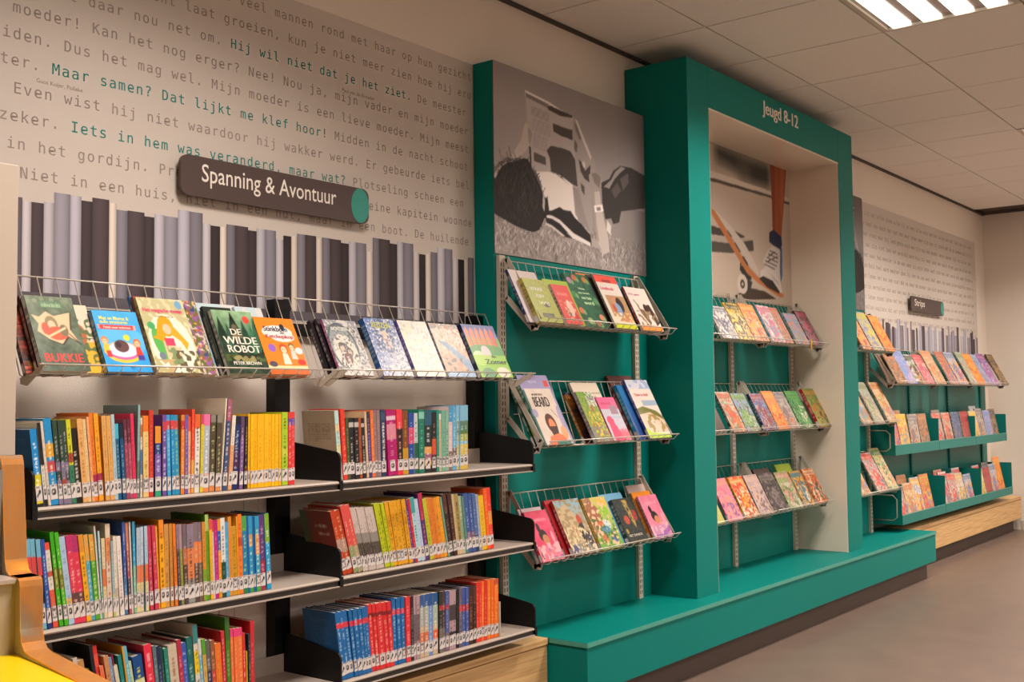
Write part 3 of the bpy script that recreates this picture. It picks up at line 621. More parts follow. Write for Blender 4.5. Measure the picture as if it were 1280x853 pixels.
# ================================================================ BOOK SHELVES
BRX = (1.358, 2.337, 3.318)
def shelf(x0, x1, zt, label):
    t = thing('steel_shelf', label, 'shelf', ((x0+x1)/2, 2.64, zt+H0), 'grey steel shelves with black ends')
    z = zt+H0
    rel('shelf_board', M_shelf, x0, x1, 2.508, 2.764, z-.004, z, t)
    p = [(2.508-2.64, 0), (2.502-2.64, -.001), (2.499-2.64, -.006), (2.502-2.64, -.010), (2.508-2.64, -.010)]
    b = MB(); b.prism(p, 'x', x0-(x0+x1)/2, x1-(x0+x1)/2); b.obj('shelf_nose', M_shelf, t)
    rel('label_strip', M_strip, x0, x1, 2.505, 2.509, z-.025, z-.010, t)
    rel('lower_lip', M_shelf, x0, x1, 2.498, 2.515, z-.0285, z-.0250, t)
    rel('back_lip', M_shelf, x0, x1, 2.757, 2.761, z, z+.055, t)
    return t
def bracket(x, zt, label):
    t = thing('shelf_bracket', label, 'shelf bracket', (x, 2.64, zt-.0285+H0), 'black shelf end brackets')
    a = .118
    p = [(-.142, 0), (-.142, a-.022), (-.139, a-.011), (-.133, a-.004), (-.124, a), (.124, a+.034), (.124, 0)]
    b = MB(); b.prism(p, 'x', -.0035, .0035); b.obj('side_plate', M_black, t, bevel=.0008)
    b = MB(); b.box(-.0035, .010, -.1425, -.137, .0, .03); b.obj('hook_flange', M_black, t)
LV = {'1': ('top', -.240), '2': ('middle', -.532), '3': ('bottom', -.848)}
for k, (n, z) in LV.items():
    shelf(BRX[0]+.0045, BRX[1]-.0045, z, 'grey steel shelf full of spines, %s level of the left bay' % n)
    shelf(BRX[1]+.0045, BRX[2]-.0045, z+.001, 'grey steel shelf, %s level of the second bay beside the teal panel' % n)
    for x, s in zip(BRX, ('left end of the left bay', 'the joint between both bays', 'right end of the second bay')):
        bracket(x, z, 'black bracket, %s shelf, at %s' % (n, s))
for x, z, lab in ((3.1185, -.847, 'grey metal bookend right of the orange books on the bottom shelf'),):
    t = thing('bookend', lab, 'bookend', (x, 2.58, z+H0))
    b = MB(); b.box(-.002, .002, -.074, .07, .0015, .125); b.obj('bookend_plate', M_brk, t, bevel=.0005)
    b = MB(); b.box(-.002, .05, -.05, .07, 0, .0012); b.obj('bookend_foot', M_brk, t)
for x, z, n in ((2.13, -.27, 'top'), (2.04, -.562, 'middle')):
    b = MB(); b.tube([(0, 0, 0), (0, 0, -.17), (.004, .0, -.178), (.052, 0, -.178), (.056, 0, -.17), (.056, 0, 0)], .0018)
    tag(b.obj('wire_book_support', M_wire, None, loc=(x, 2.70, z+H0)), 'thin wire book support hanging below the %s shelf of the left bay' % n, 'book support')

# ---- books
def hsvname(h):
    import colorsys
    R, G, B = rgb(h); hh, s, v = colorsys.rgb_to_hsv(R, G, B); hh *= 360
    if v < .2: return 'black'
    if s < .16: return 'white' if v > .78 else ('pale grey' if v > .6 else ('grey' if v > .35 else 'charcoal'))
    d = 'dark ' if v < .42 else ('pale ' if s < .38 else '')
    if hh < 12 or hh >= 350: n = 'red'
    elif hh < 38: n = ('brown' if v < .65 else ('beige' if s < .45 else 'orange'))
    elif hh < 62: n = ('olive' if v < .6 else ('cream' if s < .45 else 'yellow'))
    elif hh < 95: n = 'lime green'
    elif hh < 155: n = 'green'
    elif hh < 190: n = 'teal'
    elif hh < 250: n = 'blue'
    elif hh < 290: n = 'purple'
    elif hh < 350: n = 'pink' if v > .6 else 'plum'
    if n in ('beige', 'cream'): d = ''
    return d+n
def ordn(i):
    return '%d%s' % (i, 'th' if 10 <= i % 100 <= 20 else {1: 'st', 2: 'nd', 3: 'rd'}.get(i % 10, 'th'))
def parse(spec):
    tc = 'e0e0e0'
    if '@' in spec: spec, tc = spec.split('@')
    p = spec.split('|'); bands = []
    for q in p[1:]:
        a, c = q.split(':'); v0, v1 = a.split('-'); bands.append((float(v0), float(v1), c))
    return p[0], bands, tc
LABM = []
for sd in range(8):
    rs = np.random.RandomState(sd+50); A = Art(8, 12, 'd8d0cc', sd, 2)
    if sd % 3 == 0: A.ell(.5, .5, .28, .2, '1c1a1c'); A.ell(.45, .52, .14, .09, 'd8d0cc')
    elif sd % 3 == 1: A.line(.2, .3, .7, .65, .12, '1c1a1c'); A.ell(.6, .6, .17, .12, '1c1a1c')
    else: A.rect(.1, .22, .9, .8, '1c1a1c'); A.line(.2, .3, .8, .7, .2, 'd8d0cc'); A.line(.2, .7, .8, .3, .2, 'd8d0cc')
    for _ in range(4): A.ell(rs.rand(), .88, .07, .04, '504848')
    b = MB(); b.grid((-.5, 0, 0), (1, 0, 0), (0, 0, .036), A.out()); LABM.append(b.mesh('spine_label', M_label, True))
PAGE = lin('d4c8b4')
def spine_book(xb, xt, w_, h, spec, z0, seed, label, group, depth, hard, back=None):
    main, bands, tc = parse(spec); rs = np.random.RandomState(seed)
    A = Art(max(4, int(w_/.0026)), 64, main, seed, 1)
    for v0, v1, c in bands: A.rect(-.1, v0, 1.1, v1, c)
    lo, hi = .22, .70+.2*rs.rand()
    v = lo
    while v < hi:                                   # line of small lettering down the spine
        l = .008+.010*rs.rand(); A.rect(.40-.06*rs.rand(), v, .60+.08*rs.rand(), v+l, tc, .8); v += l+.006+.006*rs.rand()
        if rs.rand() < .12: v += .05
    A.lum(9, .07)
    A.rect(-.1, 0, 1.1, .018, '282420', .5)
    g = (w_-.0006)/2; th = .0011 if not hard else .0022; c1 = lin(main)
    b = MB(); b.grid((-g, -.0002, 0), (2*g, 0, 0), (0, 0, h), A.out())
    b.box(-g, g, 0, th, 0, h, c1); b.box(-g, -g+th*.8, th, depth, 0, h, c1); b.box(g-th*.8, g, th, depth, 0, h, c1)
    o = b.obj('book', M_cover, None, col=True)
    ang = math.atan2(xt-xb, h); o.location = (xb, 2.512+rs.rand()*.004, z0+H0+abs(math.sin(ang))*g+.0003); o.rotation_euler = (0, ang, 0)
    tag(o, label, 'book', group)
    if back:
        B = back(); bk = MB(); bk.grid((-g-.0003, depth, 0), (0, -depth, 0), (0, 0, h), B.out()); bk.obj('back_cover_print', M_cover, o, col=True)
    i = .0015 if not hard else .003
    pg = MB(); pg.box(-g+th*.8, g-th*.8, th, depth-i*1.5, i, h-i); pg.obj('pages', M_pages, o)
    lb = bpy.data.objects.new('spine_label', LABM[rs.randint(8)]); C.objects.link(lb); lb.parent = o; lb.location = (0, -.0006, .013+.004*rs.rand()); lb.scale = (min(2*g, .024)*.96, 1, 1)
    return o
def bk_beige():
    A = Art(44, 62, 'a89c80', 1, 2); A.lum(5, .05)
    for i in range(9): A.script(.18, .80-.03*i, .84 if i < 8 else .5, .812-.03*i, '504838', 22)
    A.poly([(.38, .38), (.42, .22), (.36, .14), (.5, .16), (.6, .2), (.52, .24), (.66, .38), (.54, .30), (.46, .30)], '282828'); return A
def bk_red():
    A = Art(44, 62, '8c3420', 2, 2); A.grad('903020', '7c3424'); A.put(np.clip(1.1-A.x*3.2, 0, 1), '2c6030', .95); A.script(.42, .74, .8, .80, 'd0c0b0', 7); A.script(.5, .62, .85, .68, 'd0c0b0', 6)
    for i in range(12): A.rect(.3, .1+.025*i, 1, .106+.025*i, 'a04028', .6)
    return A
def bk_blue():
    A = Art(44, 62, '145c98', 3, 2)
    for i in range(15): A.script(.2, .86-.035*i, .85-.1*(i % 4 == 3), .872-.035*i, '5088b8', 20)
    return A
BACKS = {('1b', 0): bk_beige, ('2b', 0): bk_red, ('3b', 0): bk_blue, ('1a', 0): bk_blue}
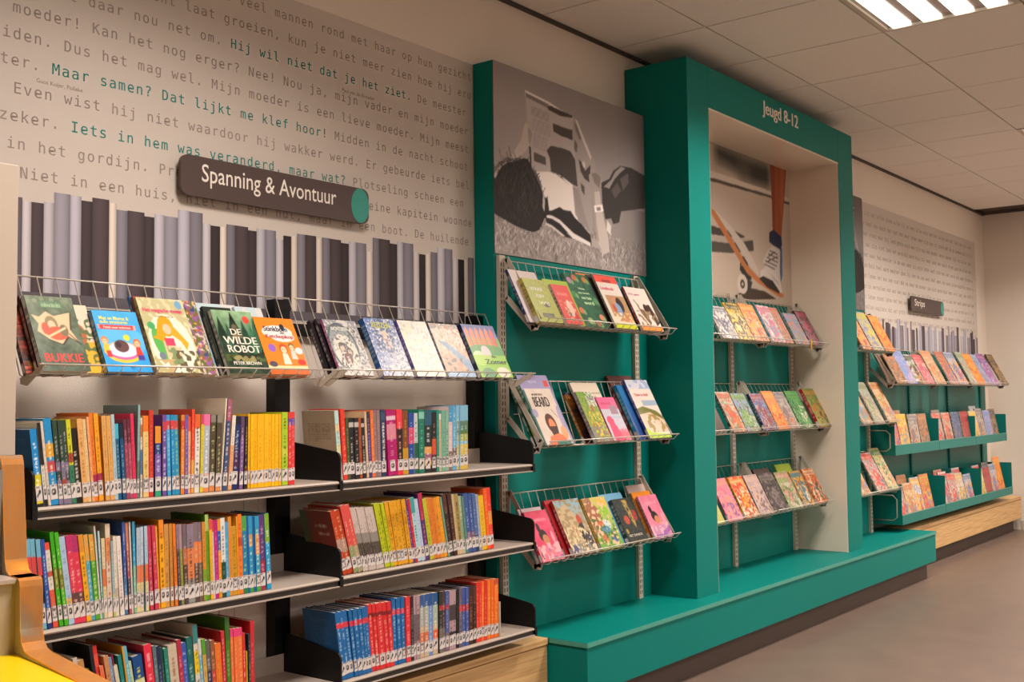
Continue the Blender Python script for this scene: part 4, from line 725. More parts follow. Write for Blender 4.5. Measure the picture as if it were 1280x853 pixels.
BOOKS = {'1a': [[1.3827,1.3611,0.0166,0.186,'1786c8|0-.42:1c1c18|.05-.42:d8c820@ffffff'],[1.3974,1.3745,0.0091,0.201,'d9d2c0|.5-1:1d1a1a|0-.1:1d1a1a@333333'],[1.407,1.3825,0.0069,0.205,'d8c8b8@aa8877'],[1.4209,1.396,0.0193,0.211,'1f8cc6|.55-.7:d9a030|.38-.5:c04a50@e8e0c0'],[1.4367,1.4147,0.0119,0.206,'2e4434|.0-.5:7c7088|.3-.4:334438@d0c8d0'],[1.4483,1.4276,0.0112,0.205,'2e4434|.0-.5:7c7088|.2-.3:a04838@d0c8d0'],[1.4591,1.4389,0.0103,0.204,'2e4434|.0-.5:7c7088|.3-.4:334438@d0c8d0'],[1.4703,1.4502,0.0121,0.207,'c8c820|.5-.6:b04828|0-.46:2f7a5a@303020'],[1.485,1.465,0.0155,0.184,'1c1614|.1-.55:2a201c@e0d8d0'],[1.5011,1.4806,0.0148,0.208,'e0a868@b07838'],[1.5134,1.4939,0.0087,0.207,'ddc088@a09050'],[1.5214,1.5018,0.0069,0.213,'e8a470@c06040'],[1.5304,1.5115,0.0112,0.222,'e27a28|.18-.3:a01858@a85018'],[1.5429,1.5237,0.0127,0.221,'eaa020|.16-.32:a01858@a86018'],[1.5605,1.5453,0.0127,0.214,'d8a058@b87c3c'],[1.574,1.5581,0.0128,0.214,'d8a058@b87c3c'],[1.5853,1.5707,0.0098,0.217,'a8c0c8@8098a8'],[1.5962,1.5835,0.0111,0.193,'1a5a80|.8-1:4ab0c8@9ac0d0'],[1.6078,1.5947,0.0108,0.193,'17507a|.8-1:102840@9ac0d0'],[1.6185,1.6054,0.0101,0.204,'984058|.7-1:602838@c09090'],[1.6282,1.6159,0.0091,0.204,'a84860|.7-1:602838@c09090'],[1.6381,1.6259,0.0094,0.218,'d83058@a02040'],[1.6468,1.6487,0.0069,0.24,'8ab0b0|0-.4:60786c@507070'],[1.6571,1.6558,0.0066,0.207,'d8c8b8|.3-.6:3878a8|.75-.9:c07040@a05040'],[1.6705,1.6673,0.0163,0.212,'e0c078|.8-1:e87828@b08848'],[1.685,1.6829,0.0129,0.226,'c83828@e08060'],[1.7053,1.7034,0.0176,0.184,'7a5aa8|.75-1:e09030|.6-.75:203878|0-.25:30a078@c8e0e0'],[1.7245,1.7237,0.013,0.213,'6c4c98|.8-.9:c04050@d8c8e8'],[1.7413,1.736,0.0111,0.213,'3aa0d0|.82-.92:d04040@a8e0f0'],[1.7546,1.7469,0.0106,0.213,'2888c0|.82-.92:d04040@a8e0f0'],[1.767,1.7586,0.0129,0.212,'2090b8|.82-.92:c04850@c0d870'],[1.7793,1.7799,0.0111,0.212,'e08030|.82-.92:c83030@f0d0a0'],[1.7913,1.7912,0.0116,0.212,'6a5898|.82-.92:7a58a0@e8b060'],[1.8026,1.8026,0.0097,0.208,'e8a878|.8-1:e05030@c05030'],[1.812,1.8142,0.0093,0.227,'e04828|0-.4:e0a030@f0a080'],[1.8256,1.8287,0.0156,0.213,'e0d8d0|.82-1:e86030@303030'],[1.8395,1.8445,0.0093,0.213,'d8c830|.86-1:d04068@908020'],[1.8544,1.8604,0.0205,0.212,'a8b0b8|.85-1:e070a0|0-.25:e08850@e8e8f0'],[1.8745,1.8811,0.0174,0.211,'504838|.9-1:888070|0-.2:d88850@d8d080'],[1.8932,1.8999,0.018,0.21,'504838|.9-1:888070|0-.2:d88850@d8d080'],[1.9049,1.9244,0.0051,0.256,'e0d0b8@c0b0a0'],[1.916,1.9353,0.0138,0.254,'3a5078|.75-1:a85870|.1-.2:c03840@e0c8d0'],[1.9327,1.9485,0.0124,0.208,'e0a070|.6-1:dcd8c8@c08860'],[1.949,1.9637,0.018,0.204,'202c60|.9-1:101830|.3-.5:482850@c0c8e0'],[1.9735,1.9812,0.0129,0.205,'7a5c8c|.7-1:584060@d8c8e0'],[1.9885,1.9935,0.0107,0.204,'241c28|.1-.3:5a3828@e0c040'],[2.0004,2.0022,0.0067,0.211,'f0b818@d09010'],[2.0109,2.0116,0.0116,0.21,'f2ba10@d09010'],[2.0237,2.0235,0.0122,0.21,'f0b010@c88c10'],[2.0401,2.04,0.0193,0.21,'f2b610@d09010'],[2.0531,2.0535,0.0062,0.21,'f0b010@d09010'],[2.0628,2.0635,0.0126,0.21,'f4bc10@d09010'],[2.0759,2.0764,0.0125,0.209,'f0b010@d09010'],[2.0889,2.0892,0.0123,0.209,'f2b810@d09010'],[2.1015,2.1018,0.0119,0.209,'f4bc10@d09010'],[2.1127,2.113,0.0095,0.209,'f0b010@d09010'],[2.1301,2.1303,0.0222,0.214,'a8c828|.4-.5:c8d040@506010'],[2.1496,2.1503,0.0134,0.213,'d83838|.82-.9:5848a0@f0a0a0'],[2.163,2.1638,0.0125,0.214,'e03838|.82-.9:5848a0@f0a0a0']],'2a': [[1.3729,1.3525,0.0114,0.219,'70b0c8|.6-.8:d04848|.3-.6:181818@d04040'],[1.3856,1.3641,0.0113,0.218,'70b0c8|.6-.8:d04848|.3-.6:181818@d04040'],[1.3971,1.3764,0.011,0.216,'70b0c8|.6-.8:d04848|.3-.6:181818@d04040'],[1.4104,1.3876,0.011,0.215,'2850a0|.0-.1:203878@c8d8f0'],[1.4266,1.3998,0.0129,0.206,'e05038|.45-.9:d8d0c0|.6-.66:c04030@80a080'],[1.4406,1.4119,0.0109,0.231,'3ca818|.4-.62:787828@d8e8a0'],[1.453,1.4226,0.0105,0.229,'48b020|.4-.62:787828@d8e8a0'],[1.4669,1.4369,0.015,0.217,'a8c0d8|.1-.3:e0b040@80a0c8'],[1.4828,1.4544,0.0167,0.218,'d83850|.8-1:c03068|.2-.35:604040@f0b8b0'],[1.4988,1.4701,0.0143,0.217,'d83850|.8-1:b03068|.2-.35:604040@f0b8b0'],[1.5127,1.4857,0.0131,0.216,'e8a818|.8-1:d89030@906010'],[1.5252,1.5003,0.0115,0.215,'50a0b8|.7-1:d8a050@e0e0c0'],[1.5374,1.5144,0.013,0.214,'50a020|.7-1:d89838@d0e0a0'],[1.5469,1.5251,0.005,0.234,'c8ccc8|.1-1:d0c8c0@a0a0a0'],[1.5522,1.5365,0.005,0.22,'90b8b0|.7-1:b8d0d8|0-.3:60a088@d0e0e0'],[1.5595,1.5481,0.0097,0.2,'dcc8a0|.4-.62:e07040@b08860'],[1.5721,1.5605,0.0134,0.235,'d8c8b0|.6-.85:d89060|.0-.2:e8d8c0@c85840'],[1.5829,1.5714,0.0078,0.192,'88a0a8|.0-.3:b8b868@c8d0d0'],[1.5922,1.5802,0.0091,0.202,'dcd0c0|.2-.35:b8a898@a8b060'],[1.6057,1.5911,0.0126,0.201,'e0d8d0@d06868'],[1.6172,1.6054,0.0088,0.235,'3858a0|0-.4:40709a@d0d0e0'],[1.6283,1.6137,0.0075,0.233,'a85050|.7-1:c87858|.2-.4:383048@f0e0d0'],[1.6352,1.6227,0.0053,0.234,'c8c0b8@c8c0b8'],[1.6423,1.6332,0.0079,0.234,'3898c0|0-.5:88b890@b8e0e8'],[1.6516,1.6478,0.0107,0.217,'b0c0d0|.35-.55:e07a48|0-.35:d8c890@80a0c0'],[1.6624,1.6589,0.0092,0.218,'b8c8d8|.35-.55:e07a48|0-.35:d8c890@80a0c0'],[1.6764,1.6685,0.0093,0.219,'a8c4d8|.35-.55:e06838|0-.35:d8d090@80a0c0'],[1.6905,1.6789,0.0111,0.219,'c03850@e8a8b8'],[1.7044,1.6906,0.0122,0.219,'c83850@e8a8b8'],[1.7134,1.7013,0.0054,0.216,'f0b010@c88010'],[1.7234,1.7134,0.0146,0.231,'f0a818|.8-1:e88828@804808'],[1.7378,1.7314,0.0139,0.218,'c89048@a07030'],[1.7514,1.7435,0.0096,0.218,'c88838@a07030'],[1.7639,1.7531,0.0094,0.217,'e07828@a05018'],[1.7749,1.7625,0.0094,0.215,'504048|.7-1:887080|.0-.3:303848@c09070'],[1.7842,1.773,0.0091,0.214,'808a38|.7-1:a08890@c0b060'],[1.7959,1.7849,0.0133,0.213,'50403c|.5-.7:b86848|.7-1:706068@c0a088'],[1.8132,1.8044,0.0213,0.211,'d88050|.7-1:887888|.0-.3:8a9088@684030'],[1.8308,1.822,0.0139,0.214,'584038|.5-.75:e08048|.75-1:807078@d0b090'],[1.8435,1.8347,0.0115,0.213,'706058|.5-.75:e08048|.75-1:807078@d0b090'],[1.8552,1.8464,0.0119,0.213,'d08830|.0-.4:78a030@a06020'],[1.8668,1.858,0.0113,0.232,'5a9020|.8-1:a8c870@80b040'],[1.8772,1.8684,0.0095,0.219,'e8b020|.86-1:e05048@c08810'],[1.8849,1.8761,0.0059,0.215,'d0c0c8|.85-1:d84848@b09098'],[1.8938,1.885,0.0118,0.214,'b82078@e080b0'],[1.9049,1.8961,0.0104,0.216,'e09028|.6-.85:2858a8@f0d8a0'],[1.9176,1.9088,0.0149,0.218,'e0dcd8|0-.45:184838@708070'],[1.931,1.9222,0.012,0.206,'50a0c8@a0d0e0'],[1.9428,1.934,0.0115,0.219,'e0a030|.0-1:d88830@b07020'],[1.9568,1.948,0.0164,0.192,'c89020@906410'],[1.9675,1.9587,0.005,0.218,'e8a028@c07818'],[1.9768,1.968,0.0137,0.223,'f07828|.6-.7:c04020@b85018'],[1.9921,1.9833,0.0169,0.217,'2080a8|.8-1:50a048|0-.2:208048@c0d8a0'],[2.0042,1.9954,0.0074,0.215,'1858a0@1858a0'],[2.0145,2.0057,0.0132,0.215,'3098c0|.6-.75:c89868|0-.22:40a030@e0e8c0'],[2.0249,2.0161,0.0075,0.214,'1860a8@1860a8'],[2.0362,2.0274,0.0151,0.213,'3098c0|.5-.75:d8905c|0-.22:40a030@e0e8c0'],[2.054,2.0452,0.0177,0.215,'583878|.0-.4:983048@d0a0c0'],[2.0738,2.0622,0.0163,0.217,'2898c8|.62-1:78a830@e0f0f0']],'3a': [[1.4865,1.439,0.0092,0.228,'a05030@c08060'],[1.4971,1.4486,0.0095,0.227,'c09060@806040'],[1.5071,1.4624,0.0105,0.224,'b03038@d09080'],[1.5182,1.4741,0.0117,0.238,'c8b8a8@a09080'],[1.5315,1.489,0.0149,0.23,'b88850@805830'],[1.5459,1.5046,0.0118,0.205,'8a8838@606020'],[1.5587,1.5152,0.0095,0.262,'181820@404050'],[1.5697,1.5261,0.0123,0.258,'d03028|.8-.9:e05040@f09060'],[1.5825,1.5441,0.0109,0.205,'e07048@382820'],[1.5967,1.5559,0.0127,0.228,'c08858@604028'],[1.6083,1.5687,0.0105,0.221,'8090b0@c0c8d8'],[1.6152,1.5764,0.0033,0.226,'a02040@c04060'],[1.6224,1.5842,0.011,0.199,'d0c8b0@a09880'],[1.6336,1.5952,0.0104,0.222,'108080@80c8c0'],[1.6412,1.6029,0.005,0.242,'d09820@806010'],[1.649,1.6102,0.0095,0.241,'60b0c8@d0e8f0'],[1.6598,1.6238,0.012,0.2,'b8c8a0@809870'],[1.6794,1.6461,0.0273,0.209,'104888|.6-.7:d0d8b0@e0d840'],[1.7044,1.6742,0.0226,0.233,'e03048|.0-.2:d02848@f0b0b0'],[1.7214,1.6952,0.0115,0.226,'587078@a0b0b0'],[1.7328,1.7072,0.0113,0.223,'202850@8090b0'],[1.7427,1.7177,0.0086,0.218,'104838@609080'],[1.7532,1.7287,0.0121,0.213,'208070@80c0b0'],[1.7732,1.7484,0.0269,0.219,'c8b8a0|.0-.35:d8c8b0@a07050'],[1.794,1.7688,0.0137,0.228,'b02840@e08090'],[1.8087,1.7854,0.0157,0.217,'3858a8@a0b0e0'],[1.8255,1.8029,0.0177,0.228,'186860@a0c8c0'],[1.8424,1.8196,0.0156,0.258,'d8d0c0|.8-1:388080|.5-.72:e8c810@606060'],[1.8553,1.8336,0.0102,0.219,'70a8c0|.8-1:c8c8c0|.0-.4:c07048@d0e0e0'],[1.8662,1.8463,0.0115,0.216,'d0a850|.8-1:50a028@907030'],[1.8792,1.8613,0.0144,0.21,'282850|.6-1:606058@b0b0c0'],[1.8932,1.8767,0.0136,0.207,'c04830|.6-1:905838@e0a080'],[1.9102,1.8958,0.0204,0.195,'e87028@d0a030'],[1.9258,1.9119,0.0109,0.226,'c83038@f0c0c0'],[1.9387,1.9262,0.0149,0.261,'487820|.75-1:386828@90a860'],[1.9514,1.9415,0.0105,0.227,'e87038|.9-1:e04078@f0b070'],[1.9629,1.9535,0.0125,0.225,'e87038|.9-1:e04078@f0b070'],[1.9776,1.9692,0.0169,0.225,'e87038|.9-1:e04078@f0b070'],[1.9909,1.9835,0.0087,0.209,'d03028|.3-.6:d83028@f0e0e0'],[1.9982,1.994,0.005,0.156,'d0b020@605010'],[2.0061,2.0004,0.0071,0.203,'283840|.0-.6:404038@b0b090'],[2.0165,2.0121,0.0138,0.237,'c82830@e06060']],'1b': [[2.3543,2.3353,0.0166,0.215,'b8d8d0|.4-.5:d8d8a0|.7-.8:e0d0a0@80b0b0'],[2.3719,2.3575,0.0174,0.219,'e03828@f0b0a0'],[2.3872,2.3775,0.0128,0.191,'48502c@a0a060'],[2.4037,2.3961,0.0202,0.19,'1e1c20|.85-.92:c0b8b0@d0d0c8'],[2.4241,2.4171,0.0191,0.19,'241e1e|.85-.92:c0b8b0@c8b8a8'],[2.4405,2.4325,0.0111,0.19,'a84c20@602010'],[2.4559,2.4451,0.0141,0.189,'201c1c|.85-.9:b8a8a0@c8b8b0'],[2.4686,2.4566,0.0088,0.21,'d8b890@d8b890'],[2.4804,2.4682,0.0133,0.208,'483878|.7-1:302838@a090c8'],[2.4937,2.4833,0.0132,0.213,'e87030@f0a060'],[2.5074,2.4989,0.0141,0.214,'8c7070@a88888'],[2.5218,2.5146,0.0146,0.214,'907474@a88888'],[2.5397,2.534,0.0213,0.214,'203858|.85-.95:305070@f0f0f0'],[2.5814,2.5701,0.0429,0.211,'b00868|.85-.9:e0c0d0|.55-.78:d88898@d890b0'],[2.6165,2.6106,0.0265,0.214,'e83848|.0-.2:e03040|.2-.7:201418@f0a8a0'],[2.6428,2.6403,0.0262,0.21,'804418|.0-.42:c89818@c08840'],[2.6697,2.6701,0.0262,0.203,'204898|.5-.75:d84870@b0c0e8'],[2.6946,2.6926,0.0185,0.201,'c0c8c8|0-.5:206048@204028'],[2.7181,2.7183,0.0276,0.213,'107860|.85-.95:80c8b0@70b8a0'],[2.75,2.7533,0.0362,0.209,'182428|.75-1:205870|.12-.42:e0a050|.2-.3:a06078@d8e0e0'],[2.7797,2.7822,0.0206,0.203,'1a1a20|.3-.55:d05028@b09080'],[2.7984,2.7992,0.0128,0.21,'188878@60b8a8'],[2.813,2.8118,0.0121,0.197,'d0b088|.9-1:e0d8c8@b09870'],[2.8284,2.8285,0.0185,0.208,'70b098@50907c'],[2.8447,2.8466,0.0142,0.207,'88b8a0@305848'],[2.8618,2.8648,0.0194,0.221,'d8c0c0|.75-1:4098c8|.0-.3:887068@f0e8e8'],[2.8832,2.8862,0.0223,0.221,'60a8d0|.1-.35:706058@b0d8e8'],[2.9038,2.9073,0.0151,0.224,'88c0d8|.55-.62:507840|.44-.55:b0b050|0-.4:d8b850|.6-.75:90a880@c0e0e8'],[2.9222,2.926,0.021,0.224,'80bcd8|.55-.62:507840|.44-.55:b0b050|0-.4:d8b850|.6-.75:588068@c0e0e8'],[2.9452,2.9488,0.0237,0.225,'80bcd8|.55-.62:507840|.44-.55:b0b050|0-.4:d8b850|.6-.75:588068@c0e0e8']],'2b': [[2.3698,2.3121,0.0186,0.207,'c04018|.35-.55:b09080@e0b090'],[2.3935,2.3322,0.0216,0.207,'b83c14|.35-.55:b09080@e0b090'],[2.4154,2.3532,0.0195,0.221,'d85048|.0-.4:889868@e0a890'],[2.4367,2.3729,0.0199,0.221,'d85048|.0-.4:a09870@e0a890'],[2.453,2.3919,0.0118,0.21,'c8b8b0|.15-.45:484038|.08-.2:282840|.45-.6:908880@807870'],[2.4648,2.4043,0.0117,0.21,'c8b8b0|.15-.45:484038|.08-.2:282840|.45-.6:908880@807870'],[2.4765,2.4168,0.0117,0.209,'c8b8b0|.15-.45:484038|.08-.2:282840|.45-.6:908880@807870'],[2.4883,2.4294,0.0118,0.208,'c8b8b0|.15-.45:484038|.08-.2:282840|.45-.6:908880@807870'],[2.5002,2.442,0.0119,0.207,'c8b8b0|.15-.45:484038|.08-.2:282840|.45-.6:908880@807870'],[2.5122,2.4548,0.012,0.206,'c8b8b0|.15-.45:484038|.08-.2:282840|.45-.6:908880@807870'],[2.5242,2.4675,0.012,0.205,'c8b8b0|.15-.45:484038|.08-.2:282840|.45-.6:908880@807870'],[2.5363,2.4804,0.0121,0.205,'c8b8b0|.15-.45:484038|.08-.2:282840|.45-.6:908880@807870'],[2.55,2.4953,0.0141,0.215,'b8c010@707808'],[2.5642,2.5112,0.0138,0.213,'b8c010@707808'],[2.5782,2.5272,0.014,0.212,'b8c010@707808'],[2.594,2.5459,0.0172,0.214,'e0a018|.6-.8:d09010@806008'],[2.6114,2.5652,0.0171,0.214,'e0a018|.6-.8:d09010@806008'],[2.6288,2.5847,0.0172,0.214,'e0a018|.6-.8:d09010@806008'],[2.6463,2.6043,0.0173,0.214,'e0a018|.6-.8:d09010@806008'],[2.664,2.6241,0.018,0.214,'e0a018|.6-.8:d09010@806008'],[2.6795,2.6396,0.013,0.209,'583078@b080c0'],[2.6918,2.6518,0.0115,0.213,'c82030@e89080'],[2.7083,2.6683,0.0215,0.216,'a8d0d8|.75-1:38a0a0@387880'],[2.7278,2.6878,0.0176,0.21,'b8c8e0@90a8d0'],[2.7463,2.7063,0.0194,0.229,'583070|.6-1:b82850@d07090'],[2.7648,2.7248,0.0177,0.209,'b8c030@808820'],[2.7834,2.7434,0.0195,0.21,'d88028@b06018'],[2.8022,2.7622,0.0182,0.208,'d87820@b06018'],[2.8202,2.7802,0.0153,0.207,'e09020@b06018'],[2.839,2.7964,0.0164,0.21,'f0a020@c88010'],[2.8525,2.8091,0.009,0.209,'70a088@508068'],[2.8674,2.8267,0.0208,0.217,'2a1a1a|.7-1:503028@806050'],[2.8873,2.8508,0.019,0.218,'40201a@a07058'],[2.903,2.8709,0.0123,0.212,'c8b080@988050'],[2.9194,2.8895,0.0204,0.211,'a08c50|0-.2:d0b890@403818'],[2.9368,2.9093,0.0141,0.202,'b0c0a0|.2-.6:90b098@608868'],[2.9494,2.9217,0.0106,0.201,'588878@80a898'],[2.9668,2.9395,0.0242,0.208,'385898|.1-.35:806078@a0b0d8'],[2.9887,2.9616,0.0195,0.207,'345494|.1-.35:806078@a0b0d8'],[3.0072,2.9834,0.0175,0.206,'303850|.3-1:4868a0@a0b0d8'],[3.023,3.0009,0.0142,0.201,'90a0b8@b0c0d0'],[3.0444,3.0223,0.0281,0.195,'e8b818@c89010'],[3.0685,3.0459,0.019,0.219,'f06020@f0a060'],[3.0888,3.0672,0.0216,0.22,'e83828|.4-.62:d89838@f0a060']],'3b': [[2.3629,2.3304,0.0164,0.211,'1464a4|.76-.83:d83848@a8c8e0'],[2.3815,2.3491,0.0204,0.21,'1464a4|.76-.83:d83848@a8c8e0'],[2.4003,2.3672,0.0146,0.21,'1464a4|.76-.83:d83848@a8c8e0'],[2.4152,2.386,0.0145,0.209,'1464a4|.76-.83:d83848@a8c8e0'],[2.4325,2.4063,0.0196,0.208,'1464a4|.76-.83:d83848@a8c8e0'],[2.4505,2.4262,0.0156,0.208,'1464a4|.76-.83:d83848@a8c8e0'],[2.4637,2.4423,0.0107,0.207,'1464a4|.76-.83:d83848@a8c8e0'],[2.476,2.4558,0.014,0.208,'1464a4|.76-.83:d83848@a8c8e0'],[2.4931,2.473,0.0183,0.212,'d82c30|.8-.86:801820@f0b0a0'],[2.5101,2.4905,0.0154,0.211,'d82c30|.8-.86:801820@f0b0a0'],[2.5319,2.5121,0.0273,0.21,'d82c30|.8-.86:801820@f0b0a0'],[2.5556,2.535,0.0176,0.209,'d82c30|.8-.86:801820@f0b0a0'],[2.5739,2.557,0.0182,0.208,'d82c30|.8-.86:801820@f0b0a0'],[2.5916,2.5804,0.0172,0.214,'1464a4|.76-.83:d83848@a8c8e0'],[2.6098,2.6,0.0189,0.213,'1464a4|.76-.83:d83848@a8c8e0'],[2.629,2.6214,0.0172,0.212,'1464a4|.76-.83:d83848@a8c8e0'],[2.6484,2.6441,0.0216,0.211,'e03038@f0a0a0'],[2.6665,2.6639,0.0139,0.209,'282024|.5-.7:404840@807070'],[2.6809,2.6792,0.0144,0.207,'b09098|.1-.25:202028|.3-.7:706068@504048'],[2.6958,2.6952,0.0154,0.206,'b09098|.1-.25:202028|.3-.7:706068@504048'],[2.7144,2.714,0.0189,0.206,'c8b090|.8-1:285898|.1-.4:d86840|.5-.8:a8b0a8@e8e0d0'],[2.7355,2.7352,0.0223,0.206,'c8b090|.8-1:285898|.1-.4:d86840|.5-.8:a8b0a8@e8e0d0'],[2.7576,2.7585,0.0201,0.205,'6890c8|.8-1:205090@c0d0e0'],[2.7806,2.7813,0.0245,0.204,'c8b090|.8-1:205890|.1-.4:e06838|.5-.8:a8b8a8@e8e0d0'],[2.8057,2.8054,0.0171,0.204,'283028|.7-.77:b03030|.0-.4:706860@a09890'],[2.8223,2.8228,0.0159,0.203,'503038|.7-.77:b03030|.0-.4:706860@a09890'],[2.8382,2.8401,0.016,0.201,'4860a0|.7-.77:b03040|.0-.3:806870@b0a8c0'],[2.857,2.8587,0.0177,0.2,'b09098|.5-.75:403838|.15-.3:202030@504048'],[2.8747,2.8771,0.0173,0.199,'b09098|.5-.75:403838|.15-.3:202030@504048'],[2.8934,2.8945,0.0133,0.199,'141014@403030'],[2.9083,2.9108,0.0163,0.201,'605868|.6-.7:c03030@a09898'],[2.9249,2.9278,0.0161,0.2,'4058a0|.6-.7:c03030@a0a8c8'],[2.942,2.9447,0.0166,0.2,'4058a0|.6-.7:c03030@a0a8c8'],[2.9626,2.9651,0.0212,0.203,'402018@a06848'],[2.9824,2.9849,0.0171,0.201,'301814|.7-1:582c20@a06848'],[3.0006,3.0023,0.0145,0.208,'e03020@f08060'],[3.0151,3.0181,0.0146,0.207,'e03020@f08060'],[3.0294,3.0328,0.0131,0.208,'f07028@f0b060'],[3.045,3.0485,0.0169,0.209,'d82c20@f08060'],[3.0633,3.0669,0.0183,0.209,'f07820@f0b060'],[3.0817,3.085,0.0169,0.208,'e86820@f0b060'],[3.1031,3.1056,0.0238,0.207,'f07420|.9-1:c85030@f0b060']]}
SHN = {'a': 'left bay', 'b': 'second bay'}
for key, rows in BOOKS.items():
    z0 = LV[key[0]][1]+(.001 if key[1] == 'b' else 0); n = len(rows)
    for i, (xb, xt, w_, h, spec) in enumerate(rows):
        hgt = 'tall ' if h > .228 else ('short ' if h < .196 else ''); wd = 'thick ' if w_ > .024 else ('thin ' if w_ < .0095 else '')
        k = i+1; lab = '%s%s%s book, %s from left on the %s shelf of the %s' % (hgt, wd, hsvname(parse(spec)[0]), ordn(k), LV[key[0]][0], SHN[key[1]])
        rs = random.Random(i*7+ord(key[0])*31+ord(key[1])); hard = w_ > .016 and rs.random() < .5
        o = spine_book(xb, xt, w_, h, spec, z0, i*13+ord(key[0])*97+ord(key[1]), lab, 'books on the %s shelf of the %s' % (LV[key[0]][0], SHN[key[1]]), min(.2, max(.13, h*.66+.01*rs.random())), hard, BACKS.get((key, i)))
b = MB(); add_text(b, 'DE LAATSTE MENS', (0, 0, 0), (0, 0, -1), (1, 0, 0), width=.125, height=.0085, bold=1)
for o in [o for o in C.objects if o.name.startswith('book') and o.type == 'MESH' and abs(o.location.x-2.5397) < .002 and o.location.z > .9]:
    q = b.obj('spine_title', M_white, o, loc=(-.004, -.0012, .172))

# ---- wire display racks
TA = math.radians(63)
def rack(x0, x1, z0, yo, label, brk=True, tY=.128):
    t = thing('wire_display_rack', label, 'display rack', (x0, 2.60+yo, z0+H0), 'wire book display racks')
    L = x1-x0; fY, fZ = -.11, .0; jY, jZ = 0, -.027; tZ = .236
    for nm, y, z, e in (('front_rod', fY, fZ, .008), ('lower_rod', jY-.03, jZ+.004, 0), ('top_rod', tY, tZ, 0), ('middle_rod', jY+.066, jZ+.132, 0)):
        b = MB(); b.tube([(-e, y, z), (L+e, y, z)], .0026 if nm != 'middle_rod' else .0018); b.obj(nm, M_wire, t, smooth=True)
    w = MB(); w.tube([(0, fY, fZ-.0022), (0, fY+.02, jZ+.004), (0, jY-.006, jZ), (0, jY+.004, jZ+.004), (0, tY-.0035, tZ)], .0017, 5); me = w.mesh('wire', M_wire, smooth=True)
    n = max(3, int(round(L/.054)))
    for i in range(n+1):
        o = bpy.data.objects.new('wire', me); C.objects.link(o); o.parent = t; o.location = (.004+(L-.008)*i/n, 0, 0)
    if brk:
        out = [(.100, .248), (.084, .248), (-.080, .004), (-.072, -.020), (-.055, -.040), (-.038, -.048), (-.022, -.046), (.100, .085)]
        inn = [(.086, .200), (-.030, -.006), (-.026, -.016), (.086, .108)]
        for x in (.0, L):
            b = MB(); bx = (x-.006, x-.003) if x == 0 else (x+.003, x+.006)
            # outer loop as four flat bars
            def bar(p, q, ww):
                d = Vector((q[0]-p[0], q[1]-p[1])); d.normalize(); nn = Vector((-d.y, d.x))*ww/2
                b.prism([(p[0]+nn.x, p[1]+nn.y), (q[0]+nn.x, q[1]+nn.y), (q[0]-nn.x, q[1]-nn.y), (p[0]-nn.x, p[1]-nn.y)], 'x', *bx)
            bar((.092, .246), (-.066, .0), .021); bar((-.070, .006), (-.050, -.036), .021); bar((-.058, -.034), (-.026, -.037), .022); bar((-.036, -.042), (.094, .09), .023); bar((.096, .248), (.096, .082), .016)
            b.obj('side_bracket', M_brk, t)
    if not brk:
        for x in (.004, L-.007):
            b = MB(); b.prism([(-.112, -.004), (-.030, -.050), (.0, -.046), (.004, -.030), (-.04, -.026), (-.100, .004)], 'x', x, x+.003); b.obj('side_bracket', M_brk, t)
    return t
RK = [('b1', 1.372, 2.330, .100, 0, 'wire rack of large picture books on top of the left bay'), ('b2', 2.352, 3.318, .102, 0, 'wire rack of face-out books on top of the second bay'),
 ('c1', 3.400, 4.372, .317, -.015, 'upper wire rack on the teal panel left of the frame'), ('c2', 3.400, 4.372, -.158, -.015, 'middle wire rack on the teal panel left of the frame'), ('c3', 3.400, 4.372, -.600, -.015, 'lower wire rack on the teal panel left of the frame'),
 ('f1l', 4.775, 5.480, .317, .03, 'upper wire rack in the frame, left half'), ('f1r', 5.520, 6.270, .317, .03, 'upper wire rack in the frame, right half'),
 ('f2l', 4.775, 5.480, -.158, .03, 'middle wire rack in the frame, left half'), ('f2r', 5.520, 6.270, -.158, .03, 'middle wire rack in the frame, right half'),
 ('f3l', 4.775, 5.480, -.600, .03, 'lowest wire rack in the frame, left half'), ('f3r', 5.520, 6.270, -.600, .03, 'lowest wire rack in the frame, right half'),
 ('g1', 6.680, 7.400, .314, 0, 'upper wire rack just right of the frame post'), ('g2', 6.680, 7.400, -.158, 0, 'middle wire rack just right of the frame post'), ('g3', 6.680, 7.400, -.600, 0, 'lowest wire rack just right of the frame post'),
 ('h1', 7.455, 8.375, .102, .02, 'far wire rack beyond the frame, left section'), ('h2', 8.400, 9.320, .102, .02, 'far wire rack beyond the frame, middle section'), ('h3', 9.345, 10.270, .102, .02, 'far wire rack beyond the frame, right section')]
for k, x0, x1, z0, yo, lab in RK: rack(x0, x1, z0, yo, lab, k[0] != 'b', .092 if k[0] == 'c' else (.080 if k[0] == 'g' else .128))
ZB = {'b1': (.100, 0), 'c1': (.317, -.015), 'c2': (-.158, -.015), 'c3': (-.60, -.015), 'f1': (.317, .03), 'f2': (-.158, .03), 'f3': (-.60, .03), 'g1': (.314, 0), 'g2': (-.158, 0), 'g3': (-.60, 0), 'far': (.102, .02)}

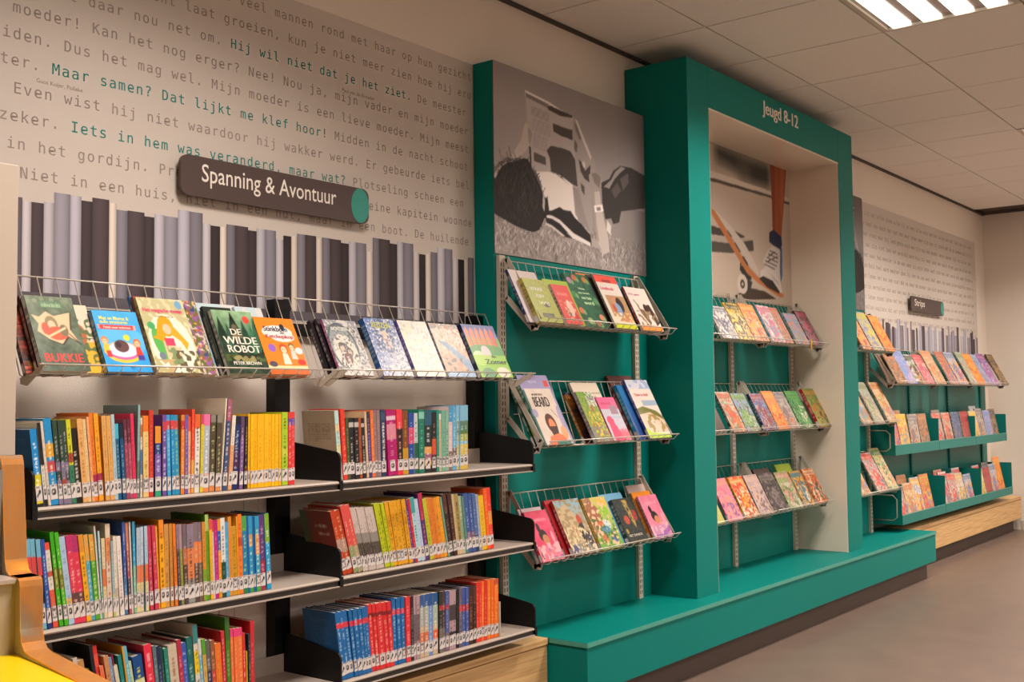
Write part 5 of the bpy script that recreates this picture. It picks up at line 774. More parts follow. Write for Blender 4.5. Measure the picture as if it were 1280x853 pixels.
def face_fig(A, cx, cy, s, hair, skin='e0a888', body='c04848'):
    A.poly([(cx-s, cy-2.6*s), (cx+s, cy-2.6*s), (cx+.6*s, cy-.7*s), (cx-.6*s, cy-.7*s)], body)
    A.ell(cx, cy+.1*s, s, s*.85, hair); A.ell(cx, cy-.1*s, s*.72, s*.62, skin)
    A.ell(cx-.25*s, cy, .1*s, .08*s, '201818'); A.ell(cx+.25*s, cy, .1*s, .08*s, '201818')
def cover_art(k, W, Hh):
    sd = sum(ord(c)*(i+3) for i, c in enumerate(k)) % 997
    A = Art(W, Hh, '808080', sd); T = []
    if k == 'bukkie':
        A.grad('4c5a48', '66745c'); A.lum(6, .16); A.lum(16, .12)
        for x, y in ((.2, .93), (.35, .96), (.55, .95), (.8, .94)): A.ell(x, y, .05, .03, '8c9478', .6)
        A.rect(.28, .84, .76, .93, '5a8060', .8); A.script(.32, .85, .72, .91, 'a8c090', 8)
        st = [(.05, .74), (.2, .71), (.36, .79), (.5, .73), (.86, .79), (.78, .56), (.92, .38), (.70, .47), (.55, .36), (.3, .42), (.10, .52), (.16, .62)]
        A.poly([(x+.02, y-.02) for x, y in st], '3a3028'); A.poly(st, 'd8b890')
        A.ell(.42, .62, .13, .11, '8c7c58'); A.ell(.42, .60, .08, .07, 'e0b898'); A.ell(.5, .5, .22, .09, 'd05838'); A.ell(.28, .56, .08, .08, 'c05840'); A.ell(.65, .54, .09, .08, '786850')
        A.line(.3, .45, .7, .58, .03, 'e0c090'); A.line(.74, .5, .94, .36, .015, '302820')
        T = [('BUKKIE', .5, .115, .80, .115, 'c83c30')]
    elif k == 'bluekids':
        A.grad('3098d8', '48a8e0'); A.lum(6, .06); A.ell(.5, .5, .55, .25, '68b8e8', .6)
        A.rect(.1, .69, .83, .76, 'e03c38'); A.poly([(.05, .70), (.1, .69), (.1, .76), (.04, .76), (.07, .73)], 'e8a090'); A.poly([(.9, .70), (.83, .69), (.83, .76), (.9, .76), (.87, .73)], 'e8a090')
        A.ell(.47, .32, .40, .17, 'e8c040'); A.ell(.47, .34, .36, .14, 'e060a0'); A.ell(.47, .36, .32, .12, 'd0d8f0'); A.ell(.46, .42, .16, .1, '604040'); A.ell(.40, .44, .06, .05, '382828')
        face_fig(A, .12, .5, .075, 'e07838', 'f0b890', 'd8b830'); A.rect(.1, .24, .2, .34, 'c83838')
        face_fig(A, .82, .47, .08, 'd86828', 'f0b890', 'd83828'); A.rect(.76, .2, .9, .28, '403890')
        A.ell(.62, .56, .07, .05, 'e8d030'); A.ell(.58, .08, .06, .03, '2878b8')
        T = [('Max en Moros &', .45, .845, .66, .06, 'e0e070'), ('dolle avonturen', .42, .785, .62, .055, 'e0e070'), ('Feest voor iedereen', .47, .705, .6, .038, 'f0e0d8')]
    elif k == 'mermaid':
        A.grad('b0a878', 'bcb488'); A.mottle(14, 'd0c8a0', .6); A.ell(.5, .38, .46, .40, 'e8dcc8'); A.ell(.25, .38, .12, .22, '58a850', 1, 20); A.ell(.16, .62, .08, .05, '48a060')
        A.ell(.46, .62, .16, .14, 'c89818'); A.poly([(.3, .66), (.22, .5), (.12, .46), (.3, .42), (.36, .3), (.42, .6)], 'c89818'); A.poly([(.55, .68), (.7, .55), (.86, .4), (.78, .3), (.7, .42), (.55, .5)], 'c8a028')
        A.ell(.47, .58, .09, .07, 'e8b898'); A.rect(.36, .36, .56, .46, 'd84060'); A.poly([(.36, .36), (.56, .36), (.66, .12), (.4, .10)], '7c8c60'); A.mottle(20, 'c8b890', .55, (.36, .1, .66, .36)); A.line(.34, .42, .34, .16, .04, 'e8b898')
        A.mottle(18, '60583c', .52, (.5, 0, 1, .3)); A.mottle(14, 'b8a070', .5, (.0, 0, .5, .18)); A.ell(.22, .22, .07, .05, '6c7888'); A.ell(.87, .92, .07, .06, '70a0c0')
        T = [('Het magische meisje', .49, .79, .84, .07, 'd83868')]; A.script(.3, .74, .7, .76, '605038', 12)
    elif k == 'robot':
        A.grad('284838', '90b488', .35, 1); A.rect(0, 0, 1, .36, '28402c')
        for x, h_, w_, c in ((.12, .9, .1, '1c3424'), (.28, .8, .1, '28503c'), (.45, .98, .13, '18241c'), (.68, .86, .1, '204430'), (.85, .78, .12, '2c6844'), (.97, .9, .1, '2a5c40')):
            A.poly([(x, h_), (x+w_, h_-.3), (x+w_*.8, .3), (x-w_*.8, .3), (x-w_, h_-.3)], c)
        A.ell(.8, .86, .08, .06, 'd84838'); A.ell(.46, .72, .07, .06, '585038'); A.poly([(.3, .56), (.46, .68), (.6, .56)], '786848'); A.rect(.0, .2, 1, .3, '50602c', .8); A.ell(.5, .24, .3, .06, '8c8450')
        A.mottle(16, '182818', .6, (0, 0, 1, .4)); A.lum(12, .12)
        T = [('DE', .45, .61, .26, .095, 'e0d8c8'), ('WILDE', .5, .465, .82, .115, 'e0d8c8'), ('ROBOT', .53, .33, .80, .115, 'e0d8c8'), ('PETER BROWN', .5, .14, .68, .05, 'd8d8c8')]
    elif k == 'stink':
        A.grad('f07c18', 'f48420'); A.rect(0, 0, 1, .09, 'c86018'); A.rect(0, .085, 1, .155, 'e8d098')
        A.ell(.5, .74, .38, .12, 'e8e0d8'); A.ell(.6, .66, .3, .09, 'e8dcd8'); A.ell(.66, .83, .06, .06, '202838')
        A.ell(.24, .46, .09, .07, '9060c0'); A.ell(.9, .42, .1, .06, 'e0d8d8'); face_fig(A, .52, .44, .10, 'e04020', 'f0c8a0', 'e8d8c8'); face_fig(A, .74, .48, .08, '806030', 'f0c8a0', 'd8c8c0'); A.ell(.88, .22, .1, .05, 'c83028'); A.ell(.15, .18, .1, .05, '504858')
        A.script(.25, .92, .75, .95, '708028', 10)
        T = [('Stinkbom', .47, .755, .6, .09, '28304c'), ('en', .62, .71, .1, .035, '403040'), ('Ketchupkop', .52, .615, .7, .085, 'b02830')]
    elif k == 'circle':
        A.grad('b8b4ac', '8c8c94'); A.mottle(20, 'c8c4bc', .5); A.ell(.38, .52, .42, .42, '485860'); A.ell(.38, .52, .37, .37, '909898'); A.ell(.4, .42, .34, .32, 'd0ccc0')
        A.ell(.32, .5, .1, .09, '4c4440'); A.ell(.32, .48, .07, .07, 'c8b8a8'); A.ell(.5, .42, .09, .08, '584c48'); A.ell(.5, .41, .06, .06, 'c8b0a0'); A.ell(.4, .3, .12, .1, '7c5850'); A.rect(.36, .15, .44, .34, 'c8c0b8')
        A.mottle(30, '686460', .68, (0, 0, 1, .9)); T = [('AVONTUREN', .4, .80, .5, .07, 'd8d8d0')]
    elif k == 'reus':
        A.grad('6878b8', '5878b8'); A.put(np.clip(1-np.hypot(A.x-.8, A.y-.1), 0, 1), 'c8c0b8', .9); A.ell(.5, .7, .3, .3, '2c4c80', .8); A.ell(.55, .6, .13, .16, 'b09898'); A.ell(.55, .72, .08, .07, 'd0b090'); A.mottle(34, 'd8d0c8', .62); A.mottle(30, '303c60', .72)
        T = [('REUZEN', .5, .83, .62, .1, 'c8c860')]
    elif k == 'whiteart':
        A.grad('d0c8bc', 'd8d4cc'); A.mottle(26, 'b8b0a0', .66); A.mottle(9, 'e0d0b8', .6); A.mottle(40, 'c0a890', .72, (0, 0, 1, .5))
    elif k == 'sand':
        A.grad('b88858', 'd0c0b0', 0, .9); A.mottle(40, 'd8cab8', .6, (0, .5, 1, 1)); A.mottle(30, 'b87c50', .62); A.poly([(.1, .68), (.35, .66), (1, .3), (1, .08), (.85, .1), (.5, .42)], '6888a8'); A.rect(0, 0, 1, .1, '88a8c8'); A.mottle(12, '584430', .66, (.1, .1, .8, .35)); A.lum(20, .15)
    elif k == 'zomer':
        A.grad('4878c0', '303880', .7, 1); A.rect(0, 0, 1, .75, '58a030')
        for i in range(6): x = .02+.15*i; A.poly([(x, .5), (x+.12, .5), (x+.14, .86), (x+.08, .95), (x+.02, .86)], 'f07020' if i < 5 else 'e03c20'); A.line(x+.12, .5, x+.13, .86, .02, 'a04028')
        A.ell(.5, .5, .6, .12, '38902c', .9); A.ell(.2, .36, .2, .14, 'd0e0b0', .9); A.ell(.45, .46, .14, .14, 'd0c0c0'); A.rect(.0, .0, 1, .42, '98c818', .75); A.ell(.3, .08, .2, .1, '508c50'); A.ell(.75, .1, .2, .1, 'e0d8c0')
        T = [('de', .62, .37, .14, .05, '303830'), ('Zomer', .64, .25, .66, .09, '202828')]
    elif k == 'waar':
        A.grad('a0a028', 'b0b040'); A.mottle(26, '98a030', .5); A.rect(.25, .12, .72, .21, '403c28'); A.ell(.6, .4, .12, .05, '483828')
        T = [('WAAR', .42, .72, .54, .09, 'e0e0c8'), ('ZIJN', .44, .55, .34, .09, 'e0e0c8'), ('WIJ', .5, .38, .4, .1, 'e0e0c8')]; A.script(.3, .14, .68, .19, 'a0a080', 8)
    elif k == 'redgirl':
        A.grad('d03c30', 'd84038'); A.script(.2, .72, .8, .82, 'e89080', 6); A.ell(.62, .4, .18, .2, 'e0b8a8'); A.ell(.6, .55, .08, .07, 'e8c8b0'); A.ell(.45, .3, .1, .1, '506040'); A.mottle(20, 'e0a888', .66, (.1, .1, .9, .6)); A.ell(.8, .2, .1, .1, 'b02828')
    elif k == 'greenfloral':
        A.grad('185838', '186440'); A.mottle(9, '0c4830', .5)
        for x, y, c in ((.15, .86, 'b080a0'), (.4, .92, 'c06030'), (.8, .9, 'b87028'), (.1, .6, '408848'), (.12, .3, 'c86848'), (.85, .2, 'd08060'), (.3, .12, '90a868'), (.6, .08, 'a06048'), (.9, .5, '488850')): A.ell(x, y, .1, .06, c); A.ell(x+.1, y-.03, .05, .05, '78a060')
        T = [('Hoe', .5, .7, .25, .045, 'c0e0b0'), ('een boom', .52, .62, .45, .045, 'c0e0b0'), ('een huis', .54, .52, .4, .06, 'c0e0b0'), ('werd', .56, .42, .4, .07, 'c0e0b0')]
    elif k in ('reader1', 'reader2', 'reader3'):
        A.rect(0, 0, 1, 1, 'd8ccc0')
        if k == 'reader1':
            A.rect(0, .86, 1, 1, 'e05040'); A.rect(.3, .87, .7, .92, '803028', .7); A.rect(.15, .22, 1, .62, 'b08860'); A.ell(.5, .5, .16, .1, 'c08868'); A.ell(.65, .45, .14, .14, '302420'); A.ell(.5, .36, .14, .12, '8098b8'); A.ell(.33, .38, .08, .08, 'c05030'); A.poly([(.3, .14), (.8, .34), (1, .3), (1, .12)], 'b88050'); A.rect(0, .0, 1, .1, 'c0c818'); A.mottle(18, 'e0c8a0', .62, (.1, .1, 1, .3))
            T = [('Leesboek', .38, .72, .6, .065, 'd84868')]
        elif k == 'reader2':
            A.rect(0, 0, 1, .12, 'e08838'); A.poly([(.25, .62), (.35, .5), (.5, .48), (.6, .2), (.5, .12), (.3, .4)], '785c40'); A.ell(.62, .5, .1, .12, '3c2820'); A.poly([(.7, .6), (.85, .62), (1, .2), (.8, .12)], '483028'); A.mottle(14, '8c7458', .6, (.1, .12, 1, .45)); A.line(.2, .7, .34, .55, .03, '504030')
            T = [('De geit', .35, .80, .5, .06, 'c05888')]
        else:
            A.rect(0, .84, 1, 1, '98a8c8'); A.mottle(8, 'c8c8d0', .55, (0, .84, 1, 1)); A.rect(.35, .55, 1, .64, '98a8b8'); A.poly([(0, .5), (.3, .54), (.8, .46), (1, .36), (1, .1), (.0, .12)], '707038'); A.poly([(0, .4), (.5, .44), (1, .3), (1, .1), (0, .1)], 'd0b8a0'); A.mottle(12, '988040', .55, (.2, .1, 1, .4)); A.poly([(0, .0), (1, .0), (1, .06), (.2, .1), (0, .2)], 'a8c818')
            T = [('Thuis in Azië', .45, .715, .62, .05, 'd05050')]
    elif k == 'beard':
        A.rect(0, 0, 1, 1, '9890b8'); A.rect(.80, .83, .93, .92, 'd84838'); A.rect(.08, .0, .93, .80, 'd8c8b8'); A.rect(.0, .0, .08, .78, '306058'); A.lum(6, .05)
        A.ell(.12, .45, .09, .06, '9890b8', .8); A.ell(.9, .35, .07, .2, '9c94bc', .8); A.ell(.5, .30, .16, .14, '583020'); A.ell(.52, .27, .10, .1, 'e08858'); A.poly([(.38, .26), (.66, .26), (.6, .10), (.44, .08)], '4c2c20'); A.poly([(.2, .0), (.8, .0), (.8, .12), (.6, .16), (.3, .12)], 'e07850'); A.ell(.82, .17, .1, .09, 'e0a070'); A.rect(.45, .0, .9, .06, '2c7c68'); A.line(.68, .5, .8, .38, .01, '604848'); A.script(.32, .88, .6, .93, 'c0b8d8', 6)
        T = [("MY DAD'S GOT A", .42, .70, .34, .03, '403030'), ('BEARD', .46, .54, .50, .14, '30201c')]
    elif k == 'meadow':
        A.grad('a89828', '78a040', .3, 1); A.rect(.5, .7, 1, 1, 'd0c8c0'); A.mottle(14, 'd0b820', .45, (.2, .1, 1, .6)); A.mottle(26, '60882c', .58); A.mottle(22, 'a05020', .7, (.1, 0, 1, .4)); A.ell(.6, .66, .07, .08, 'b05828'); A.script(.55, .82, .95, .92, '504858', 5)
    elif k == 'whitetitle':
        A.rect(0, 0, 1, 1, 'd8c8b4'); A.script(.3, .80, .98, .84, '807060', 14); A.script(.4, .7, .8, .78, '404050', 7)
    elif k == 'pinkdog':
        A.rect(0, 0, 1, 1, 'b8b4c0'); A.rect(0, .72, 1, 1, 'd85080'); A.script(.05, .82, .7, .9, 'a02050', 7); A.rect(.5, .6, .9, .8, '907080'); A.ell(.28, .46, .18, .1, 'd02858'); A.poly([(.15, .5), (.4, .45), (.75, .0), (.1, .0)], 'd83060'); A.ell(.8, .14, .25, .14, 'e06070'); A.script(.4, .5, .95, .58, '88a8b8', 6); A.mottle(18, 'b8a8c0', .6, (.5, .2, 1, .6))
    elif k in ('pinkgirl', 'pinkgirl2'):
        A.rect(0, 0, 1, 1, 'd84868' if k == 'pinkgirl' else 'd87890'); A.lum(5, .1); A.script(.25, .78, .85, .86, 'f0a0b0', 8); A.ell(.36, .66, .07, .09, '281c20'); A.ell(.46, .5, .17, .12, '2c2024'); A.ell(.52, .42, .13, .10, 'c08058')
        A.rect(.0, 0, 1, .3, 'e08890' if k == 'pinkgirl' else 'b088b0', .7); A.mottle(12, 'f0a8b0', .55, (0, 0, 1, .35)); A.mottle(10, '9860a0', .68, (0, 0, 1, .25)); A.ell(.85, .45, .06, .12, 'e898a0')
    elif k == 'rider':
        A.grad('a89878', '88b0c0', .4, 1); A.poly([(0, .2), (.0, .8), (.4, .92), (.85, .5), (1, .2)], 'c0a880'); A.mottle(16, 'a08860', .55); A.ell(.68, .38, .1, .16, '302828'); A.poly([(.6, .5), (.8, .6), (.78, .3), (.6, .1)], '38302c'); A.ell(.72, .62, .09, .08, 'b84030'); A.ell(.85, .25, .1, .14, '3c3844'); A.ell(.15, .1, .12, .08, '50507c'); A.line(.35, .5, .5, .3, .03, 'b85040'); A.mottle(22, 'd8c8a0', .62, (0, 0, 1, .5))
    elif k == 'house':
        A.grad('68a040', 'c8c060'); A.rect(.0, .3, .35, 1, 'a07850'); A.poly([(0, .75), (.25, .98), (.6, .72), (.5, .6), (.05, .6)], '9c6040'); A.rect(.08, .42, .4, .64, '905840'); A.rect(.55, .82, 1, .95, 'd8b030'); A.ell(.7, .72, .22, .1, '88b830'); A.ell(.6, .45, .2, .1, 'c8d0c8'); A.ell(.4, .5, .1, .06, 'c86030'); A.ell(.5, .36, .2, .08, '5088a0'); A.ell(.75, .2, .12, .12, '4860a8'); A.ell(.35, .22, .14, .1, 'c07050'); A.mottle(18, '406c2c', .64, (0, 0, 1, .6)); A.mottle(16, 'e0b890', .66)
    elif k == 'blackpencil':
        A.rect(0, 0, 1, 1, '1c2420'); A.poly([(.45, .95), (.7, .95), (.75, .5), (.68, .32), (.55, .55)], 'b09040'); A.ell(.35, .52, .13, .1, 'c04830'); A.ell(.82, .6, .12, .12, 'a82830'); A.ell(.6, .74, .04, .05, '181818'); A.mottle(26, '384038', .66); A.rect(.1, .0, .9, .07, '504828'); A.ell(.15, .28, .06, .06, 'a08838')
        T = [('HET ZWARTE', .48, .15, .7, .05, 'd0c8b8')]
    elif k == 'fox': A.rect(0, 0, 1, 1, 'd8c8b0'); A.rect(0, 0, 1, .45, 'd8a828'); A.ell(.6, .55, .2, .16, 'a86038'); A.mottle(12, '58683c', .55, (.2, .1, 1, .8))
    elif k == 'jewels': A.rect(0, 0, 1, 1, '806048'); [A.mottle(n, c, .6) for n, c in ((12, 'c84828'), (14, '384878'), (16, 'd8a048'), (20, 'c8b8a8'), (18, '905890'), (22, '606830'))]
    elif k == 'palesky': A.grad('90b8c8', 'b8ccd0'); A.mottle(6, 'd0ccc8', .5)
    elif k == 'orangefruit': A.grad('c04828', 'd86040'); A.ell(.3, .2, .2, .12, 'd8a030'); A.mottle(10, '982c20', .6, (0, 0, 1, .4))
    else:
        PAL = {'whitegrey': ('c8c4c0', '58586c', 'a0948c', 'd8d0c4'), 'yellowcov': ('d8b020', '484030', 'd0a040', 'd8c890'), 'orangecov': ('d87020', 'e0a028', 'b02818', 'e0b8a0'), 'whitepink': ('d8d0cc', 'd86080', '7890a8', 'b8a8a0'), 'rustcov': ('a87858', 'd05838', '807060', 'c8a080'),
          'tealcov': ('6888a0', '9088b0', '689060', 'd07050'), 'maroon': ('4c2c34', 'b83c58', '30242c', '886068'), 'foxcov': ('b8b098', 'c84820', 'e07028', '788068'), 'lilacgreen': ('9098c0', '78a050', 'b0b898', '586848'), 'bluered': ('4868a0', '982c34', '604840', 'a8a0a8'), 'orangered': ('e07020', 'e0a030', 'c03c18', 'd88848'),
          'greymix': ('a09488', '706470', 'c07048', 'b8b0a0'), 'greencov': ('408c48', '60a850', 'd8d0c0', '306838'), 'redgreen': ('508838', 'c07830', '383828', '98a850'), 'pinkcov': ('e07090', 'd89078', '805890', 'e890a0'), 'redorange': ('d84020', 'e88820', '902818', 'e0d0b8'), 'pinkgrey': ('b09490', 'd0a890', '706060', 'b8a8b0'),
          'charcoal': ('403838', '807470', '584c4c', '302c2c'), 'greenpink': ('809850', 'c08078', '587840', 'b8b8a0'), 'ochreteal': ('d09838', '307088', 'd0c8b0', '885028'), 'orangebird': ('d87028', 'd8c8a8', '405848', 'b84020'), 'greyyellow': ('9c9ca4', 'd0c028', '8878a0', 'b8b0a8'), 'sandblue': ('c8b898', '7898b0', 'a8a070', 'c07840'),
          'greengrey': ('a8b0a0', '88986c', 'c8b8a0', '9c8078'), 'peach': ('d8b090', 'c07048', '8880a0', 'b8b070'), 'redmag': ('a09090', 'd04838', '786878', 'c8b0a0'), 'redmag2': ('a88c78', 'd05048', '705840', 'c8b498'), 'greenpeach': ('c8b078', '588050', 'd88860', 'd8d0b8'), 'browncov': ('8c6850', 'b87048', '604c40', 'a89078'),
          'lilacblue': ('a8a0c8', '6890c0', 'c8a0a8', '8c84a8'), 'carmag': ('c0bcc4', '383840', 'c87858', '8c9c58'), 'pinkred': ('c06068', 'c04048', 'a07088', 'd8a898'), 'tancov': ('b89878', 'c87848', '907860', 'c8b090'), 'redmulti': ('a87868', 'b05048', '6878a0', 'c89060'), 'bluewhite': ('b0b4c4', '4878b0', 'b84860', 'd0a060'),
          'bluegrey': ('7c90b0', '98a8c0', 'a07888', '687898'), 'purple': ('6c4c90', '9c3c80', '8878a8', 'c0a8c8'), 'bronze': ('54402c', 'a07838', 'b89468', '382c24'), 'bronze2': ('7c5c40', '383044', 'b07048', 'a89070'), 'lilacorange': ('9880a8', 'd87848', '705890', 'c06858'), 'yellowkid': ('d0c080', 'd8b028', '7090a0', 'c87858'),
          'bluedark': ('586078', '404c70', '887070', '6c80a0'), 'crimson': ('8c2030', 'b02838', '684850', 'a06048'), 'yellowblob': ('d0b898', 'e0b818', 'a87838', 'c0b090'), 'comicblue': ('8898c0', 'd8a030', 'b84838', 'd0d0d8'), 'comicmulti': ('b87048', 'c8a838', '8870a8', 'c04848'), 'whitemag': ('c8beb8', 'c04048', '707080', 'a89c90'), 'palecomic': ('b8a898', 'd0a030', '807870', 'c8c0c0')}
        c = PAL.get(k, ('888888', 'aaaaaa', '666666', 'cccccc'))
        A.grad(c[0], c[0]); A.lum(4, .12); R_ = A.R
        A.mottle(7, c[3], .58, (0, 0, 1, .7)); A.ell(.35+.3*R_.rand(), .35+.1*R_.rand(), .22, .22, c[1]); A.ell(.5+.3*R_.rand(), .25, .14, .16, c[2]); A.mottle(12, c[2], .62, (0, 0, 1, .6)); A.mottle(16, c[1], .62); A.mottle(22, c[3], .68)
        A.rect(.05, .82, .95, .94, c[1], .8); A.script(.1, .84, .88, .92, c[3], 7)
    return A.out(), T


def face_book(X0, w_, h, t, art, sp, loc, tilt, label, group, name='book', res=1.0, cat='book'):
    if art.startswith('plain:'):
        _, c0, c1 = art.split(':'); A = Art(6, 10, c0, 1, 2).grad(c1, c0); cols = A.out(); texts = []
    else:
        W = max(10, int(w_*res/.0030)); Hh = max(14, int(h*res/.0030)); cols, texts = cover_art(art, W, Hh)
    hard = t > .013; th = .0022 if hard else .0008; i = .003 if hard else .0006
    c1 = lin(sp)
    o = MB(); o.grid((0, 0, 0), (w_, 0, 0), (0, 0, h), cols)
    o.box(0, w_, .0002, th, 0, h, c1); o.box(0, w_, t-th, t, 0, h, c1)
    A = Art(4, 30, sp, int(X0*1000) % 999, 1); rs = A.R; v = .25
    lum = rgb(sp).mean(); tc = 'e8e0d8' if lum < .55 else '403830'
    while v < .85: l = .02+.03*rs.rand(); A.rect(.3, v, .7, v+l, tc, .5); v += l+.02
    A.rect(-.1, .03, 1.1, .16, 'd0c8c4')
    o.grid((0, t-.0001, 0), (0, -t+.0002, 0), (0, 0, h), A.out())
    o.box(.0001, th, th, t-th, 0, h, c1)
    ob = o.obj(name, M_cover, None, col=True); ob.location = loc; ob.rotation_euler = (-(math.pi/2-tilt), 0, 0)
    tag(ob, label, cat, group)
    p = MB(); p.box(th, w_-i, th, t-th, i, h-i); p.obj('pages', M_pages, ob)
    if texts:
        b = MB()
        for (s, cx, cyy, ww, hh, col) in texts:
            add_text(b, s, ((cx)*w_, -.0006, cyy*h), (1, 0, 0), (0, 0, 1), width=ww*w_, height=hh*h, col=lin(col), bold=1, center=True)
        b.obj('cover_lettering', M_label, ob, col=True)['kind'] = 'stuff'
    return ob
